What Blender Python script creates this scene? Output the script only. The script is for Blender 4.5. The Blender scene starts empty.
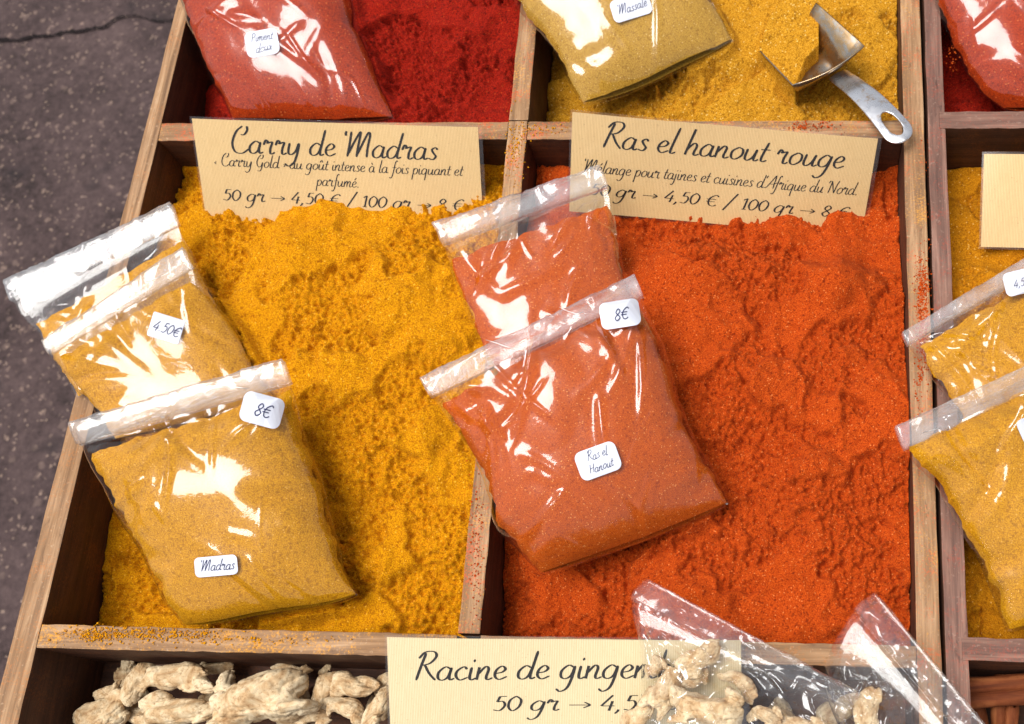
import bpy, bmesh, math, random
import numpy as np
from mathutils import Vector, Matrix
from mathutils.bvhtree import BVHTree

random.seed(7)
S = bpy.context.scene
COL = S.collection

# ------------------------------------------------------------------ camera (calibrated on the tray rails)
CAM = np.array([0.16922049, -0.24642607, 0.61150989])
ROT = np.radians([20.40087133, 3.65670047, 2.05991518])
FPX, PPX, PPY = 1118.507, 706.433, 390.689
def rotm(a):
    cx, sx, cy, sy, cz, sz = np.cos(a[0]), np.sin(a[0]), np.cos(a[1]), np.sin(a[1]), np.cos(a[2]), np.sin(a[2])
    return np.array([[cz,-sz,0],[sz,cz,0],[0,0,1]]) @ np.array([[cy,0,sy],[0,1,0],[-sy,0,cy]]) @ np.array([[1,0,0],[0,cx,-sx],[0,sx,cx]])
RM = rotm(ROT)
def ray(px, py):
    d = RM @ np.array([(px-PPX)/FPX, -(py-PPY)/FPX, -1.0])
    return d/np.linalg.norm(d)
def W(px, py, z=0.0):
    """point of the place seen at a pixel of the photograph, at real height z"""
    d = ray(px, py)
    return CAM + d*((z-CAM[2])/d[2])
def on_plane(px, py, o, n):
    d = ray(px, py)
    return CAM + d*(np.dot(o-CAM, n)/np.dot(d, n))
cam = bpy.data.cameras.new('camera'); co = bpy.data.objects.new('camera', cam); COL.objects.link(co)
co.location = CAM; co.rotation_euler = ROT
cam.sensor_width = 36; cam.lens = 36*FPX/1024
cam.shift_x = (512-PPX)/1024; cam.shift_y = (PPY-362)/1024
cam.clip_start = .01; cam.clip_end = 500
cam.dof.use_dof = True; cam.dof.focus_distance = .62; cam.dof.aperture_fstop = 16
S.camera = co

# ------------------------------------------------------------------ light
wd = bpy.data.worlds.new('World'); S.world = wd; wd.use_nodes = True
nt = wd.node_tree; bg = nt.nodes['Background']
SUN_EL, SUN_AZ = 73.0, 186.0       # elevation, azimuth (degrees, counter-clockwise from +X)
sky = nt.nodes.new('ShaderNodeTexSky'); sky.sky_type = 'NISHITA'; sky.sun_disc = False
sky.sun_elevation = math.radians(SUN_EL); sky.sun_rotation = math.radians(90-SUN_AZ)
sky.air_density = 1.0; sky.dust_density = 4.0; sky.ozone_density = .6
hs = nt.nodes.new('ShaderNodeHueSaturation'); hs.inputs['Saturation'].default_value = .3
nt.links.new(sky.outputs[0], hs.inputs['Color']); nt.links.new(hs.outputs[0], bg.inputs[0]); bg.inputs[1].default_value = .08
sl = bpy.data.lights.new('sun', 'SUN'); so = bpy.data.objects.new('sun', sl); COL.objects.link(so)
sl.energy = 1.5; sl.angle = math.radians(33); sl.color = (1, .975, .94)
sd = Vector((math.cos(math.radians(SUN_EL))*math.cos(math.radians(SUN_AZ)), math.cos(math.radians(SUN_EL))*math.sin(math.radians(SUN_AZ)), math.sin(math.radians(SUN_EL))))
so.rotation_euler = sd.to_track_quat('Z', 'Y').to_euler(); so.location = sd*3
vs = S.view_settings; vs.view_transform = 'Standard'; vs.look = 'None'; vs.gamma = 1; vs.exposure = 1.1
S.cycles.use_denoising = True; S.cycles.transparent_max_bounces = 32; S.cycles.max_bounces = 8
S.cycles.sample_clamp_indirect = 6

# ------------------------------------------------------------------ noise (numpy)
def perlin(x, y, seed=0):
    xi = np.floor(x).astype(np.int64); yi = np.floor(y).astype(np.int64)
    xf = x-xi; yf = y-yi
    def grad(ix, iy, dx, dy):
        h = (ix*374761393 + iy*668265263 + seed*974634777) & 0xffffffff
        h = ((h ^ (h >> 13))*1274126177) & 0xffffffff
        h = (h ^ (h >> 16)) & 0xffff
        a = h*(2*np.pi/65536)
        return np.cos(a)*dx + np.sin(a)*dy
    u = xf*xf*xf*(xf*(xf*6-15)+10); v = yf*yf*yf*(yf*(yf*6-15)+10)
    a = grad(xi, yi, xf, yf); b = grad(xi+1, yi, xf-1, yf)
    c = grad(xi, yi+1, xf, yf-1); d = grad(xi+1, yi+1, xf-1, yf-1)
    return 1.5*((a*(1-u)+b*u)*(1-v) + (c*(1-u)+d*u)*v)
def fbm(x, y, f, octv=4, seed=0, gain=.5):
    r = 0; a = 1
    for k in range(octv):
        r = r + a*perlin(x*f+17.3*k, y*f-9.1*k, seed+k); f *= 2.03; a *= gain
    return r
def sstep(x): x = np.clip(x, 0, 1); return x*x*(3-2*x)

# ------------------------------------------------------------------ materials
def srgb(r, g, b): return tuple(((c/255)/12.92 if c/255 <= .04045 else ((c/255+.055)/1.055)**2.4) for c in (r, g, b)) + (1,)
class M:
    def __init__(s, name):
        s.m = bpy.data.materials.new(name); s.m.use_nodes = True; s.t = s.m.node_tree; s.t.nodes.clear()
        s.out = s.n('OutputMaterial')
    def n(s, k, **kw):
        nd = s.t.nodes.new('ShaderNode'+k)
        for a, v in kw.items():
            if a in nd.inputs.keys() or a.replace('_', ' ') in nd.inputs.keys():
                i = nd.inputs[a if a in nd.inputs.keys() else a.replace('_', ' ')]
                if isinstance(v, bpy.types.NodeSocket): s.t.links.new(v, i)
                else: i.default_value = v
            else: setattr(nd, a, v)
        return nd
    def pos(s): return s.n('NewGeometry').outputs['Position']
    def uv(s): return s.n('TexCoord').outputs['UV']
    def scale(s, vec, sc):
        nd = s.n('Mapping'); s.t.links.new(vec, nd.inputs[0]); nd.inputs['Scale'].default_value = sc; return nd.outputs[0]
    def noise(s, vec, sc, det=3, rough=.55, dist=0):
        nd = s.n('TexNoise', Scale=sc, Detail=det, Roughness=rough, Distortion=dist); s.t.links.new(vec, nd.inputs['Vector']); return nd.outputs['Fac']
    def ramp(s, f, stops, interp='LINEAR'):
        nd = s.n('ValToRGB'); s.t.links.new(f, nd.inputs[0]); cr = nd.color_ramp; cr.interpolation = interp
        while len(cr.elements) < len(stops): cr.elements.new(.5)
        for e, (p, c) in zip(cr.elements, stops):
            e.position = p; e.color = c if isinstance(c, tuple) else (c, c, c, 1)
        return nd.outputs[0]
    def mix(s, f, a, b, mode='MIX'):
        nd = s.n('Mix', data_type='RGBA', blend_type=mode)
        for i, v in ((0, f), (6, a), (7, b)):
            if isinstance(v, bpy.types.NodeSocket): s.t.links.new(v, nd.inputs[i])
            else: nd.inputs[i].default_value = v
        return nd.outputs[2]
    def math(s, op, a, b=0.0):
        nd = s.n('Math', operation=op)
        for i, v in ((0, a), (1, b)):
            if isinstance(v, bpy.types.NodeSocket): s.t.links.new(v, nd.inputs[i])
            else: nd.inputs[i].default_value = v
        return nd.outputs[0]
    def bump(s, h, strength, dist, normal=None):
        nd = s.n('Bump', Strength=strength, Distance=dist, Height=h)
        if normal is not None: s.t.links.new(normal, nd.inputs['Normal'])
        return nd.outputs[0]
    def bsdf(s, color, rough=.6, normal=None, metal=0, spec=.5, sheen=0):
        nd = s.n('BsdfPrincipled')
        for k, v in (('Base Color', color), ('Roughness', rough), ('Metallic', metal), ('Specular IOR Level', spec), ('Normal', normal)):
            if v is None: continue
            if isinstance(v, bpy.types.NodeSocket): s.t.links.new(v, nd.inputs[k])
            else: nd.inputs[k].default_value = v
        return nd.outputs[0]
    def done(s, sh): s.t.links.new(sh, s.out.inputs[0]); return s.m

def mat_powder(name, dark, mid, light, speck, fine=1.0, bumpd=.0005, speckamt=.5):
    m = M(name); p = m.pos()
    a = m.noise(p, 1300*fine, 3, .7); b = m.noise(p, 45, 4, .6)
    c = m.ramp(a, [(.34, dark), (.5, mid), (.66, light)])
    c = m.mix(m.ramp(b, [(.35, .0), (.7, .4)]), c, m.mix(.5, c, mid))
    v = m.n('TexVoronoi', feature='F1', Scale=720*fine); m.t.links.new(p, v.inputs['Vector'])
    w = m.n('TexWhiteNoise'); m.t.links.new(v.outputs['Position'], w.inputs['Vector'])
    k = m.math('MULTIPLY', m.ramp(w.outputs['Value'], [(.90, 0.), (.92, 1.)]), m.ramp(v.outputs['Distance'], [(.25, 1.), (.42, 0.)]))
    c = m.mix(m.math('MULTIPLY', k, speckamt), c, speck)
    k2 = m.math('MULTIPLY', m.ramp(w.outputs['Value'], [(.05, 1.), (.07, 0.)]), .6)
    c = m.mix(k2, c, dark)
    h = m.noise(p, 900*fine, 4, .75)
    return m.done(m.bsdf(c, .95, m.bump(h, .8, bumpd), spec=.12))
P_TURM = mat_powder('turmeric_powder', srgb(132,70,2), srgb(188,122,3), srgb(212,152,8), srgb(246,190,70))
P_RAS = mat_powder('red_orange_powder', srgb(98,24,5), srgb(168,60,9), srgb(198,88,24), srgb(245,160,90), 1.25, speckamt=.45)
P_PAP = mat_powder('deep_red_powder', srgb(66,8,4), srgb(130,20,8), srgb(162,34,10), srgb(205,90,40), speckamt=.3)
P_MUS = mat_powder('mustard_powder', srgb(112,70,8), srgb(180,124,22), srgb(202,152,52), srgb(240,215,140))
P_YEL = mat_powder('yellow_powder', srgb(120,66,3), srgb(172,108,8), srgb(200,136,22), srgb(240,200,110))
B_YEL = mat_powder('bagged_yellow_powder', srgb(140,88,4), srgb(186,128,8), srgb(204,150,24), srgb(228,180,90), 1.1, .0004, .5)
B_RAS = mat_powder('bagged_orange_powder', srgb(134,48,6), srgb(176,74,9), srgb(198,100,24), srgb(235,170,100), 1.5, .0004, .6)
B_RED = mat_powder('bagged_red_powder', srgb(112,30,4), srgb(154,46,3), srgb(178,64,8), srgb(214,120,60), 1.0, .0004, .6)
B_MUS = mat_powder('bagged_mustard_powder', srgb(136,96,24), srgb(174,132,46), srgb(190,150,62), srgb(225,195,130), 1.1, .0004, .5)

def mat_wood(name, tones, dust=None, amt=.5, dust2=None):
    m = M(name); u = m.uv(); p = m.pos()
    g = m.noise(m.scale(u, (9, 160, 1)), 1.0, 5, .65, .6)
    c = m.ramp(g, [(.25, tones[0]), (.45, tones[1]), (.6, tones[2]), (.78, tones[3])])
    g2 = m.noise(m.scale(u, (30, 900, 1)), 1.0, 2, .6)
    c = m.mix(m.ramp(g2, [(.3, .45), (.55, 0.)]), c, tones[0])
    bl = m.noise(p, 38, 4, .6)
    c = m.mix(m.ramp(bl, [(.42, 0.), (.72, .55)]), c, tones[1])
    dk = m.noise(m.scale(u, (60, 260, 1)), 1.0, 4, .7, 1.0); c = m.mix(m.ramp(dk, [(.60, 0.), (.72, .7)]), c, tones[0])
    sp = m.noise(p, 420, 2, .6)
    c = m.mix(m.ramp(sp, [(.62, 0.), (.72, .3)]), c, tones[3])
    if dust:
        a = m.noise(p, 50, 3, .6); f = m.noise(p, 700, 3, .7)
        k = m.ramp(m.math('ADD', m.math('MULTIPLY', a, .42), m.math('MULTIPLY', f, .58)), [(.52, 0.), (.64, 1.)])
        c = m.mix(m.math('MULTIPLY', k, amt), c, dust)
    if dust2:
        a = m.noise(m.scale(p, (1, 1, 1)), 33, 3, .6); f = m.noise(p, 850, 3, .7)
        k = m.ramp(m.math('ADD', m.math('MULTIPLY', a, .42), m.math('MULTIPLY', f, .58)), [(.54, 0.), (.66, 1.)])
        c = m.mix(m.math('MULTIPLY', k, amt), c, dust2)
    h = m.math('ADD', g2, m.math('MULTIPLY', g, .8))
    return m.done(m.bsdf(c, m.ramp(bl, [(.3, .55), (.7, .8)]), m.bump(h, .5, .0004), spec=.3))
T1 = [srgb(84,58,38), srgb(136,102,70), srgb(168,132,96), srgb(200,170,136)]
T2 = [srgb(66,44,38), srgb(108,78,66), srgb(138,102,86), srgb(168,136,120)]
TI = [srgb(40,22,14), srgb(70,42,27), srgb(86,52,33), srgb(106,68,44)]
WOOD = mat_wood('worn_wood', T1, srgb(190,110,40), .45)
WOOD_Y = mat_wood('worn_wood_yellow_dust', T1, srgb(222,150,20), .7)
WOOD_R = mat_wood('worn_wood_orange_dust', T1, srgb(208,78,22), .6, srgb(216,150,50))
WOOD_P = mat_wood('worn_pinkish_wood', T2, srgb(180,60,30), .3)
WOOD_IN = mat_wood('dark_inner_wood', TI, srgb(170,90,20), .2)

def mat_film(name, haze, gl, rough, tint=(.98,.98,.975,1), bs=.15):
    m = M(name); p = m.pos()
    nb = m.bump(m.noise(p, 160, 3, .6, .8), bs, .0007)
    fr = m.n('LayerWeight', Blend=.5); m.t.links.new(nb, fr.inputs['Normal'])
    f = m.math('MINIMUM', m.math('MULTIPLY', m.math('ADD', .045, m.math('MULTIPLY', m.math('POWER', fr.outputs['Facing'], 4.0), .8)), gl), .9)
    tr = m.n('BsdfTransparent', Color=tint); g = m.n('BsdfGlossy', Color=(1,1,1,1), Roughness=rough, Normal=nb)
    df = m.n('BsdfDiffuse', Color=(.85,.87,.9,1)); tl = m.n('BsdfTranslucent', Color=(.85,.87,.9,1))
    dm = m.n('MixShader', Fac=.4); m.t.links.new(df.outputs[0], dm.inputs[1]); m.t.links.new(tl.outputs[0], dm.inputs[2])
    hz = m.ramp(m.noise(p, 70, 4, .6), [(.35, haze*.5), (.7, haze*1.6)])
    a = m.n('MixShader', Fac=hz); m.t.links.new(tr.outputs[0], a.inputs[1]); m.t.links.new(dm.outputs[0], a.inputs[2])
    b = m.n('MixShader', Fac=f); m.t.links.new(a.outputs[0], b.inputs[1]); m.t.links.new(g.outputs[0], b.inputs[2])
    return m.done(b.outputs[0])
FILM = mat_film('clear_bag_film', .003, 1.15, .06, bs=.16)
FILM2 = mat_film('crinkled_clear_film', .004, 1.3, .05, bs=.1)
FOLD = mat_film('folded_bag_film', .20, 1.0, .10, bs=.25)
FOLD2 = mat_film('folded_clear_film', .02, 1.15, .08, bs=.4)
SLEEVE = mat_film('clear_label_sleeve', .01, .6, .22, bs=.05)

def mat_paper(name, a, b):
    m = M(name); u = m.uv()
    w = m.n('TexWave', wave_type='BANDS', bands_direction='X', Scale=.34, Distortion=.6, Detail=1); m.t.links.new(m.scale(u, (1000, 60, 1)), w.inputs[0])
    n = m.noise(m.scale(u, (1000, 120, 1)), .9, 3, .6)
    c = m.mix(m.math('MULTIPLY', w.outputs['Fac'], .9), a, b)
    c = m.mix(m.ramp(n, [(.4, 0.), (.75, .4)]), c, b)
    s2 = m.noise(m.pos(), 900, 2, .5); c = m.mix(m.ramp(s2, [(.66, 0.), (.72, .35)]), c, tuple(x*.5 for x in b[:3])+(1,))
    return m.done(m.bsdf(c, .75, m.bump(w.outputs['Fac'], .15, .0002), spec=.25))
KRAFT = mat_paper('ribbed_kraft_paper', srgb(220,190,138), srgb(184,150,98))
KRAFT2 = mat_paper('pale_ribbed_paper', srgb(218,202,164), srgb(190,168,126))
INK = M('black_ink'); INK = INK.done(INK.bsdf(srgb(30,26,24), .7, spec=.2))
BLUE = M('blue_ballpoint_ink'); BLUE = BLUE.done(BLUE.bsdf(srgb(44,46,84), .6, spec=.2))
_m = M('white_sticker_paper'); STICK = _m.done(_m.bsdf(srgb(205,208,218), .5, spec=.4))
_m = M('staple_steel'); STAPLE = _m.done(_m.bsdf((.75,.74,.72,1), .35, metal=.9))

def mat_steel(name, d0, d1, base):
    m = M(name); p = m.pos()
    n = m.noise(p, 90, 5, .65, .4)
    r = m.ramp(n, [(.3, .14), (.7, .42)])
    d = m.ramp(m.noise(p, 160, 4, .7), [(d0, 0.), (d1, .6)])
    c = m.mix(d, base, srgb(170,128,60))
    s = m.n('BsdfPrincipled', Metallic=.92); m.t.links.new(c, s.inputs['Base Color']); m.t.links.new(r, s.inputs['Roughness'])
    m.t.links.new(m.bump(m.noise(p, 60, 3), .12, .001), s.inputs['Normal'])
    return m.done(s.outputs[0])
STEEL = mat_steel('smudged_stainless_steel', .56, .68, (.62,.62,.64,1))
STEEL2 = mat_steel('dusty_stainless_steel', .40, .56, (.30,.28,.25,1))

def mat_ginger():
    m = M('dried_ginger_skin'); oc = m.n('TexCoord').outputs['Object']
    a = m.noise(oc, 70, 5, .65, .8); b = m.noise(oc, 420, 4, .7)
    c = m.ramp(a, [(.3, srgb(134,98,62)), (.41, srgb(184,152,112)), (.54, srgb(210,188,152)), (.8, srgb(224,208,178))])
    c = m.mix(m.ramp(b, [(.32, .7), (.48, 0.)]), c, srgb(136,100,64))
    st = m.noise(m.scale(oc, (1, 4, 4)), 110, 4, .7, 1.2)
    h = m.math('ADD', m.math('MULTIPLY', st, 1.0), m.math('MULTIPLY', b, .6))
    return m.done(m.bsdf(c, .85, m.bump(h, .5, .0007), spec=.2))
GINGER = mat_ginger()
def mat_bark():
    m = M('cinnamon_bark'); oc = m.n('TexCoord').outputs['Object']
    a = m.noise(m.scale(oc, (14, 130, 130)), 1, 4, .6, .5); b = m.noise(oc, 260, 3, .6)
    c = m.ramp(a, [(.3, srgb(66,28,14)), (.5, srgb(116,60,30)), (.72, srgb(156,94,54))])
    c = m.mix(m.ramp(b, [(.5, 0.), (.7, .5)]), c, srgb(96,42,20))
    return m.done(m.bsdf(c, .8, m.bump(m.math('ADD', a, b), .5, .0008), spec=.2))
BARK = mat_bark()
def mat_asphalt():
    m = M('asphalt'); p = m.pos()
    a = m.noise(p, 6, 4, .6); b = m.noise(p, 90, 4, .7)
    c = m.ramp(m.math('ADD', m.math('MULTIPLY', a, .5), m.math('MULTIPLY', b, .5)), [(.38, srgb(42,32,31)), (.5, srgb(66,52,51)), (.64, srgb(84,68,66))])
    wn = m.n('TexNoise', Scale=120, Detail=2); m.t.links.new(p, wn.inputs['Vector'])
    for sc, th, col in ((95, .86, srgb(150,126,112)), (170, .86, srgb(176,150,132)), (60, .93, srgb(122,102,92))):
        wp = m.mix(.012, p, wn.outputs['Color'], 'ADD')
        v = m.n('TexVoronoi', Scale=sc, Randomness=1.0); m.t.links.new(wp, v.inputs['Vector'])
        w = m.n('TexWhiteNoise'); m.t.links.new(v.outputs['Position'], w.inputs['Vector'])
        k = m.math('MULTIPLY', m.ramp(w.outputs['Value'], [(th, 0.), (th+.01, .38)]), m.ramp(m.math('ADD', v.outputs['Distance'], m.math('MULTIPLY', b, .35)), [(.42, 1.), (.6, 0.)]))
        c = m.mix(k, c, col)
    st = m.noise(p, 11, 2, .5)
    c = m.mix(m.ramp(st, [(.64, 0.), (.74, .75)]), c, srgb(34,28,30))
    h = m.noise(p, 160, 4, .75)
    return m.done(m.bsdf(c, .9, m.bump(h, .8, .003), spec=.3))
ASPH = mat_asphalt()
_m = M('dark_crack'); CRACK = _m.done(_m.bsdf(srgb(30,25,25), .95, spec=.1))
_m = M('table_laminate'); _p = _m.pos(); TABLE = _m.done(_m.bsdf(_m.ramp(_m.noise(_p, 30, 4), [(.3, srgb(90,74,60)), (.7, srgb(120,100,82))]), .6))

# ------------------------------------------------------------------ object helpers
def link(name, me, mat=None, parent=None):
    o = bpy.data.objects.new(name, me); COL.objects.link(o)
    if mat is not None: me.materials.append(mat)
    if parent is not None: o.parent = parent; o.matrix_parent_inverse = parent.matrix_basis.inverted()
    return o
def tag(o, label=None, cat=None, group=None, kind=None):
    for k, v in (('label', label), ('category', cat), ('group', group), ('kind', kind)):
        if v: o[k] = v
    return o
def empty(name, loc, label, cat, group=None):
    o = bpy.data.objects.new(name, None); COL.objects.link(o); o.location = Vector(loc); o.empty_display_size = .01
    return tag(o, label, cat, group)
def mesh(name, verts, faces, smooth=True, uvs=None):
    me = bpy.data.meshes.new(name); me.from_pydata([tuple(v) for v in verts], [], [tuple(f) for f in faces]); me.update()
    if smooth: me.polygons.foreach_set('use_smooth', [True]*len(me.polygons))
    if uvs is not None:
        l = me.uv_layers.new(name='UVMap'); idx = np.zeros(len(me.loops), dtype=np.int32); me.loops.foreach_get('vertex_index', idx)
        l.data.foreach_set('uv', np.asarray(uvs, dtype=np.float32)[idx].ravel())
    return me
def grid_faces(nx, ny, off=0, flip=False):
    i, j = np.meshgrid(np.arange(nx-1), np.arange(ny-1)); a = (j*nx+i).ravel()+off
    f = np.stack([a, a+1, a+nx+1, a+nx], 1)
    return f[:, ::-1] if flip else f
def plank(name, pts, z0, z1, mat, parent, bev=.0008, tilt=0):
    """a board with four plan corners (ordered ccw, first edge along its length), between heights z0 and z1"""
    bm = bmesh.new(); uvl = bm.loops.layers.uv.new('UVMap')
    P = [Vector((p[0], p[1])) for p in pts]
    n = 44; vs = []
    A, B, C, D = P
    rnd = random.Random(hash(name) % 999 + int(A.x*1e4))
    for k in range(n+1):
        t = k/n; l = A.lerp(B, t); r = D.lerp(C, t)
        w1 = rnd.uniform(-1, 1)*.0003; w2 = rnd.uniform(-1, 1)*.0003; ax = (r-l).normalized()
        l = l + ax*w1; r = r + ax*w2
        vs.append([bm.verts.new((l.x, l.y, z0)), bm.verts.new((r.x, r.y, z0)), bm.verts.new((r.x, r.y, z1+rnd.uniform(-1, 1)*.0001)), bm.verts.new((l.x, l.y, z1+rnd.uniform(-1, 1)*.0001))])
    for k in range(n):
        a, b = vs[k], vs[k+1]
        for q in range(4): bm.faces.new((a[q], b[q], b[(q+1) % 4], a[(q+1) % 4]))
    bm.faces.new(vs[0]); bm.faces.new(vs[-1][::-1])
    bmesh.ops.recalc_face_normals(bm, faces=bm.faces)
    es = [e for e in bm.edges if len(e.link_faces) == 2 and e.link_faces[0].normal.dot(e.link_faces[1].normal) < .5 and max(v.co.z for v in e.verts) > z1-.002]
    bmesh.ops.bevel(bm, geom=es, offset=bev, segments=2, affect='EDGES', profile=.6)
    L = (B-A).normalized(); T = Vector((-L.y, L.x)); ox = rnd.uniform(0, 3)
    for f in bm.faces:
        top = abs(f.normal.z) > .5; endf = (not top) and abs(Vector(f.normal[:2]).dot(L)) > .7
        for lp in f.loops:
            c = lp.vert.co; u = (Vector(c[:2])-A).dot(L); v = (Vector(c[:2])-A).dot(T)
            lp[uvl].uv = (v*.3+ox, c.z*.3) if endf else ((u+ox, v+ox) if top else (u+ox, c.z+ox+.05))
    me = bpy.data.meshes.new(name); bm.to_mesh(me); bm.free()
    o = link(name, me, mat, parent)
    if mat is not TABLE and mat is not WOOD_IN:      # worn pale top edge, darker wood tone on the upright faces
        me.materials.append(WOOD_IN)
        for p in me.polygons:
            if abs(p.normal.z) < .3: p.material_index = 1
    return o

# ------------------------------------------------------------------ setting
GZ = -.86
gr = link('pavement', mesh('pavement', [(-40,-40,GZ),(40,-40,GZ),(40,40,GZ),(-40,40,GZ)], [(0,1,2,3)], False), ASPH); tag(gr, kind='structure')
cpts = [(-60,42),(-20,40),(0,39),(18,40),(34,35),(48,36),(62,32),(78,31),(92,28),(104,27),(116,18),(124,16),(136,15),(150,20),(164,21),(176,18),(200,22),(240,20)]
rr = random.Random(3); cv = []
for k in range(len(cpts)-1):
    for q in range(7):
        t = q/7; x = cpts[k][0]*(1-t)+cpts[k+1][0]*t; y = cpts[k][1]*(1-t)+cpts[k+1][1]*t + rr.uniform(-.9, .9)
        w = rr.uniform(.6, 1.9)*(1.0 if x < 125 else .55); cv.append((W(x, y-w, GZ+.004), W(x, y+w, GZ+.004)))
vv = [p for c in cv for p in c]
tag(link('pavement_crack', mesh('pavement_crack', vv, [(2*i, 2*i+1, 2*i+3, 2*i+2) for i in range(len(cv)-1)], False), CRACK), kind='structure')

# ------------------------------------------------------------------ trays
ZB = -.068
def line_at(c, s, y): return c + s*y
def q2(px, py): p = W(px, py, 0); return (p[0], p[1])
# plan corners of the rails read at rail-top height
def ext(p, q, t): return (p[0]+(q[0]-p[0])*t, p[1]+(q[1]-p[1])*t)
tray = empty('spice_tray', (-.01, 0, ZB-.008), 'large worn wooden spice tray holding the scoop and both readable kraft labels', 'tray', 'wooden spice trays')
tray2 = empty('spice_tray', (.4, 0, ZB-.008), 'pinkish wooden spice tray cut off by the right edge of the photo', 'tray', 'wooden spice trays')
YF, YB = -.335, .46
# left side board (one board, inner and outer edge from the photo)
lo0, lo1 = q2(178, 0), q2(-1.3, 691); li0, li1 = q2(190.8, 0), q2(26, 690)
def atY(a, b, y): t = (y-a[1])/(b[1]-a[1]); return ext(a, b, t)
Lo = lambda y: atY(lo0, lo1, y); Li = lambda y: atY(li0, li1, y)
do0, do1 = q2(508.7, 121), q2(457.3, 634); di0, di1 = q2(527.7, 121), q2(480, 634)
Do = lambda y: atY(do0, do1, y); Di = lambda y: atY(di0, di1, y)
ro0, ro1 = q2(902.5, 100), q2(916.6, 644); ri0, ri1 = q2(921.5, 50), q2(941, 644)
Ro = lambda y: atY(ro0, ro1, y); Ri = lambda y: atY(ri0, ri1, y)
so0, so1 = q2(925.0, 50), q2(944.5, 644); si0, si1 = q2(942, 60), q2(968, 644)
So = lambda y: atY(so0, so1, y); Si = lambda y: atY(si0, si1, y)
yT0, yT1, yB0, yB1 = .1655, .1529, -.1655, -.1772
def rail_y(f, py): return W(f, py, 0)[1]
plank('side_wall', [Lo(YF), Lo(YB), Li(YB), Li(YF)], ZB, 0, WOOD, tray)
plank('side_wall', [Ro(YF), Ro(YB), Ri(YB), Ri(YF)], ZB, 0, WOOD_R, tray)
g = .0004
tl, tr = q2(161, 122.6), q2(903, 119.5); tl1, tr1 = q2(156, 140.3), q2(903.5, 137.5)
bl_, br_ = q2(42, 624), q2(916, 645.5); bl1, br1 = q2(37, 648), q2(917, 668)
# cross rails: two boards each, notched by the middle divider
def cross(a0, b0, a1, b1, fa, fb, mat, name='cross_rail', z=-.0006):
    def lineY(p, q, x): t = (x-p[0])/(q[0]-p[0]); return (x, p[1]+(q[1]-p[1])*t)
    L0 = lineY(a0, b0, fa(a0[1])[0]+.0002); L1 = lineY(a1, b1, fa(a1[1])[0]+.0002)
    R0 = lineY(a0, b0, fb(a0[1])[0]-.0002); R1 = lineY(a1, b1, fb(a1[1])[0]-.0002)
    return plank(name, [L1, R1, R0, L0], ZB, z, mat, tray)
cross(tl, tr, tl1, tr1, lambda y: (Li(y)[0]-.003, 0), Do, WOOD_R); cross(tl, tr, tl1, tr1, Di, lambda y: (Ro(y)[0]+0.0, 0), WOOD_R)
cross(bl_, br_, bl1, br1, lambda y: (Li(y)[0]-.003, 0), Do, WOOD_Y); cross(bl_, br_, bl1, br1, Di, lambda y: (Ro(y)[0], 0), WOOD)
ya = W(508, 120)[1]; yb_ = W(508, 137)[1]; yc = W(458, 634)[1]; yd = W(458, 656)[1]
plank('divider', [Do(yb_), Do(YB), Di(YB), Di(yb_)], ZB, -.0002, WOOD_R, tray) if False else None
plank('divider', [Do(yc+g), Do(ya-g), Di(ya-g), Di(yc+g)], ZB, -.0003, WOOD_R, tray)
plank('divider', [Do(ya), Do(YB), Di(YB), Di(ya)], ZB, -.0003, WOOD_R, tray)
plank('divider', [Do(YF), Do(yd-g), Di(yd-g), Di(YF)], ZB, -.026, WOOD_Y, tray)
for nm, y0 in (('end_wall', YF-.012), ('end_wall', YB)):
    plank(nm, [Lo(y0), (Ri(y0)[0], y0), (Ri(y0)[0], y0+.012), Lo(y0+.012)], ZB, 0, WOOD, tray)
def panel(name, x0, x1, y0, y1, z0, z1, mat, parent): return plank(name, [(x0,y0),(x1,y0),(x1,y1),(x0,y1)], z0, z1, mat, parent, .0005)
xa, xb = Lo(YF-.012)[0], Ri(YB)[0]
fl = plank('floor_panel', [Lo(YF-.012), (Ri(YF)[0], YF-.012), (Ri(YB)[0], YB+.012), Lo(YB+.012)], ZB-.008, ZB-.0005, WOOD_IN, tray)
# right tray
XR = .53
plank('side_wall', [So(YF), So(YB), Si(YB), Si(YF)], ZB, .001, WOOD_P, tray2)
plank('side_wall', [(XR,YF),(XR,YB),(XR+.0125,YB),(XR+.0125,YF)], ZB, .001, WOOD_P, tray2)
def rrail(py0, py1):
    a = q2(1000, py0); b = q2(1000, py1); x0 = Si(a[1])[0]-.0035; 
    plank('cross_rail', [(x0, b[1]), (XR-.0002, b[1]), (XR-.0002, a[1]), (x0, a[1])], ZB, .0015, WOOD_P, tray2); return a[1], b[1]
yU0, yU1 = rrail(112.5, 129.5); yC0, yC1 = rrail(638.5, 662)
for y0 in (YF-.012, YB):
    plank('end_wall', [So(y0), (XR+.0125, y0), (XR+.0125, y0+.012), So(y0+.012)], ZB, .001, WOOD_P, tray2)
plank('floor_panel', [So(YF-.012), (XR+.0125, YF-.012), (XR+.0125, YB+.012), So(YB+.012)], ZB-.008, ZB-.0005, WOOD_IN, tray2)
# table below
tb = empty('market_table', (.14, .06, GZ), 'low market table that carries the two wooden spice trays', 'table')
panel('table_top', -.18, .53, YF+.02, YB-.02, ZB-.034, ZB-.0085, TABLE, tb)
for x in (-.10, .50):
    for y in (YF+.06, YB-.08): panel('leg', x, x+.035, y, y+.035, GZ+.0, ZB-.0345, TABLE, tb)

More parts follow.
